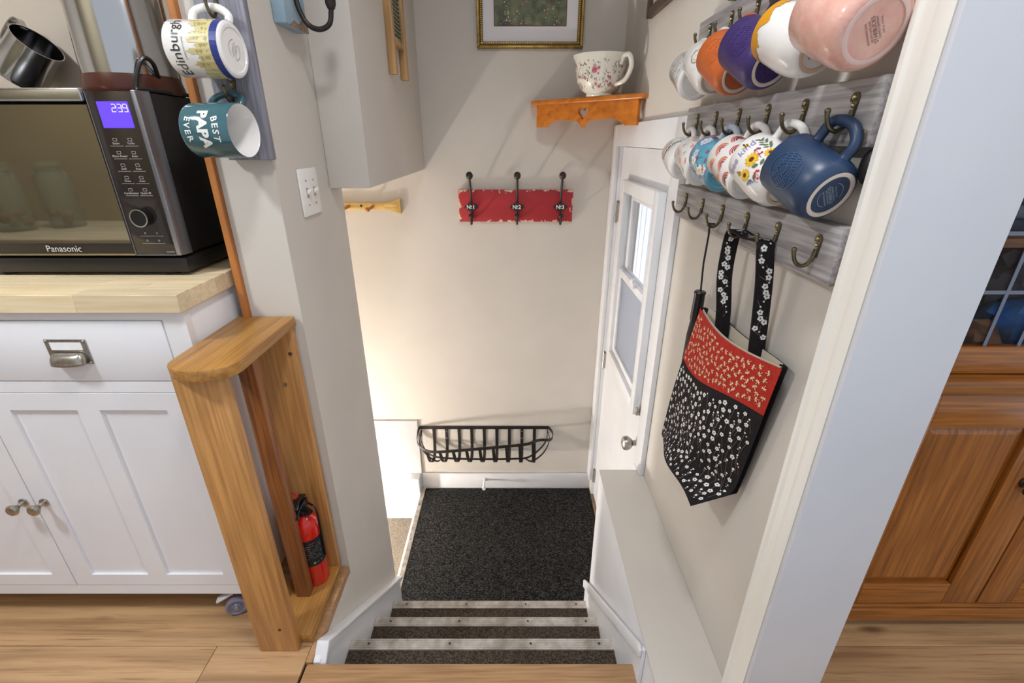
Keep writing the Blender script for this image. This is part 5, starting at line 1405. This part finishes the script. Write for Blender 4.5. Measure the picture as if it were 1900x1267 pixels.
# upper part
UY = HYF + 0.004
mb = MB().box(hx0, hx0 + 0.02, UY + 0.02, 1.38, 0.8225, 1.90).box(hx1 - 0.02, hx1, UY + 0.02, 1.38, 0.8225, 1.90).box(hx0 + 0.02, hx1 - 0.02, 1.36, 1.38, 0.8225, 1.90).box(hx0 + 0.02, hx1 - 0.02, UY + 0.02, 1.36, 1.88, 1.90)
obj('upper_carcass', mb, HUTZ, hu)
obj('interior_shelf', B(hx0 + 0.021, hx1 - 0.021, UY + 0.03, 1.359, 1.098, 1.116), HUTX, hu)
CAME = P('lead_came', S(120, 126, 142), 0.4, 0.7)
HG = P('cabinet_glass', S(4, 4, 6), 0.02, spec=0.6, alpha=0.14)
def gdoor(x0, x1):
    z0, z1 = 0.826, 1.87; sw_ = 0.062
    d = obj('glass_door', MB().box(x0, x0 + sw_, UY, UY + 0.0195, z0, z1).box(x1 - sw_, x1, UY, UY + 0.0195, z0, z1), HUTZ, hu, bev=0.002)
    obj('rail', MB().box(x0 + sw_ + 0.0002, x1 - sw_ - 0.0002, UY, UY + 0.0195, z0, z0 + 0.064), HUTX, d, bev=0.002)
    obj('rail', MB().box(x0 + sw_ + 0.0002, x1 - sw_ - 0.0002, UY, UY + 0.0195, z1 - 0.06, z1), HUTX, d, bev=0.002)
    obj('pane', B(x0 + sw_, x1 - sw_, UY + 0.008, UY + 0.010, z0 + 0.064, z1 - 0.06), HG, d)
    for k in range(8):
        z = 1.011 + 0.12 * k
        if z < z1 - 0.07: obj('came', MB().tube([(x0 + sw_, UY + 0.0065, z), (x1 - sw_, UY + 0.0065, z)], 0, flat=(0.008, 0.003), up=(0, 0, 1)), CAME, d)
    for k in range(1, 4):
        x = x0 + sw_ + (x1 - x0 - 2 * sw_) * k / 4
        obj('came', MB().tube([(x, UY + 0.0062, z0 + 0.064), (x, UY + 0.0062, z1 - 0.06)], 0, flat=(0.008, 0.003), up=(1, 0, 0)), CAME, d)
gdoor(0.884, 1.303)
gdoor(1.307, 1.726)
obj('face_stile', B(hx0, 0.883, UY + 0.001, UY + 0.0195, 0.8225, 1.88), HUTZ, hu)
obj('face_stile', B(1.727, hx1, UY + 0.001, UY + 0.0195, 0.8225, 1.88), HUTZ, hu)
# contents
def blob(name, c, r, sq, mat_, seed, label, cat, amp=0.22, group=None):
    rr_ = random.Random(seed)
    mb = MB(); n, m_ = 18, 12
    ph = [rr_.uniform(0, 6) for _ in range(8)]
    def fn(u, v):
        a, b = 2 * PI * u, PI * v
        k = 1 + amp * (math.sin(3 * a + ph[0]) * math.sin(2 * b + ph[1]) + 0.6 * math.sin(5 * a + ph[2]) * math.sin(4 * b + ph[3]) + 0.4 * math.sin(9 * a + ph[4]) * math.sin(7 * b))
        k = min(k, 1.25)
        return Vector((c[0] + r * k * sq[0] * math.sin(b) * math.cos(a), c[1] + r * k * sq[1] * math.sin(b) * math.sin(a), c[2] - r * sq[2] * math.cos(b) * (k if v > 0.5 else 1.0)))
    mb.grid(fn, n, m_)
    return obj(name, mb, mat_, smooth=30, label=label, cat=cat, group=group)
blob('plastic_bag', (1.285, 1.055, 0.892), 0.10, (1.25, 0.9, 0.68), P('blue_plastic', S(36, 112, 222), 0.2, col2=S(90, 160, 240), scale=20), 1, 'crumpled blue plastic bag in the hutch', 'bag')
blob('plastic_bag', (1.40, 1.225, 0.928), 0.100, (0.9, 0.8, 0.88), P('clear_plastic_grey', S(190, 194, 212), 0.15, col2=S(232, 234, 242), scale=14), 2, 'pale grey crumpled plastic bag behind the hutch glass', 'bag')
blob('cloth_bundle', (1.085, 1.03, 0.866), 0.062, (1.0, 0.9, 0.68), P('brown_cloth', S(96, 56, 36), 0.6, col2=S(140, 96, 50), scale=20), 3, 'small brown cloth bundle in the hutch corner', 'cloth')
yy = 1.1165
shades = [(46, 50, 72), (112, 118, 132), (72, 52, 60), (40, 36, 44), (150, 130, 132), (196, 176, 176), (128, 96, 92), (176, 150, 140), (120, 90, 88), (186, 166, 166)]
names_ = ['navy', 'slate grey', 'plum', 'charcoal', 'taupe', 'blush', 'russet', 'tan', 'maroon', 'pale mauve']
for k, (c_, nm) in enumerate(zip(shades, names_)):
    hgt = 0.030 if k < 3 else 0.022
    mb = MB().box(0.98 + 0.004 * (k % 3), 1.40 - 0.006 * (k % 2), 0.99 + 0.004 * (k % 2), 1.28, yy, yy + hgt - 0.0006)
    obj('folded_linen', mb, P('linen_%d' % k, S(*c_), 0.85, col2=S(*[min(255, q + 26) for q in c_]), scale=50, bump=0.4), bev=0.009, seg=3,
        label='%s folded table linen in the stack on the hutch shelf' % nm, cat='linen', group='folded linens on the hutch shelf')
    yy += hgt

# ------------------------------------------------------------------ counter opposite the microwave (seen in its door)
cb = thing('grey_counter', (-1.95, 0.0, 0.0), 'grey wood topped counter reflected in the microwave door', 'counter')
obj('worktop', B(-2.79, -1.25, -0.255, 0.236, 0.885, 0.92), wood('grey_wood_x', S(176, 170, 160), S(150, 144, 134), 'x', 0.5, 40, ring=0.12), cb, bev=0.003)
obj('cabinet_body', B(-2.79, -1.27, -0.255, 0.20, 0.10, 0.8845), WCART, cb)
obj('kick_board', B(-2.79, -1.27, -0.255, 0.15, 0.0005, 0.0995), WCART, cb)
for k in range(3):
    x = -2.78 + k * 0.505
    d = obj('door', B(x, x + 0.495, 0.2003, 0.218, 0.11, 0.87), WCART, cb, bev=0.002)
    obj('knob', MB().ball((x + 0.45, 0.232, 0.76), 0.014, 12), NICKEL, d)
JG = P('jar_glass', S(140, 152, 140), 0.03, spec=0.8, alpha=0.24)
for k, (jx_, jy_, jh) in enumerate(((-2.42, 0.10, 0.30), (-2.24, 0.02, 0.29), (-2.10, -0.08, 0.29))):
    j = thing('glass_jar', (jx_, jy_, 0.92), 'clip top glass jar, %s of the three on the grey counter' % ('leftmost', 'middle', 'rightmost')[2 - k], 'jar', 'glass jars on the grey counter')
    T = Matrix.Translation((jx_, jy_, 0.9203))
    obj('glass_body', MB().lathe([(0, 0), (0.062, 0), (0.066, 0.008), (0.066, jh - 0.07), (0.05, jh - 0.04), (0.048, jh - 0.02), (0.045, jh - 0.02), (0.047, jh - 0.04), (0.062, jh - 0.072), (0.062, 0.01), (0, 0.006)], 28, T), JG, j)
    obj('lid', MB().lathe([(0, jh - 0.019), (0.050, jh - 0.019), (0.050, jh - 0.008), (0.03, jh), (0, jh)], 28, T), JG, j)
    obj('clip_wire', MB().tube([(jx_ + 0.052 * math.cos(a * PI / 12), jy_ + 0.052 * math.sin(a * PI / 12), 0.92 + jh - 0.03) for a in range(24)], 0.002, closed=True).tube([(jx_ + 0.053, jy_, 0.92 + jh - 0.03), (jx_ + 0.066, jy_, 0.92 + jh - 0.05), (jx_ + 0.060, jy_, 0.92 + jh - 0.09)], 0.002), STEEL, j)
    mb = MB(); rr = random.Random(k)
    for q in range(7): mb.ball((jx_ + rr.uniform(-.03, .03), jy_ + rr.uniform(-.03, .03), 0.948 + rr.uniform(0, 0.05)), 0.020, 8, (1, 1, .9))
    obj('contents', mb, P('dried_fruit', S(120, 76, 44), 0.8, col2=S(160, 116, 66), scale=40), j, kind='stuff')
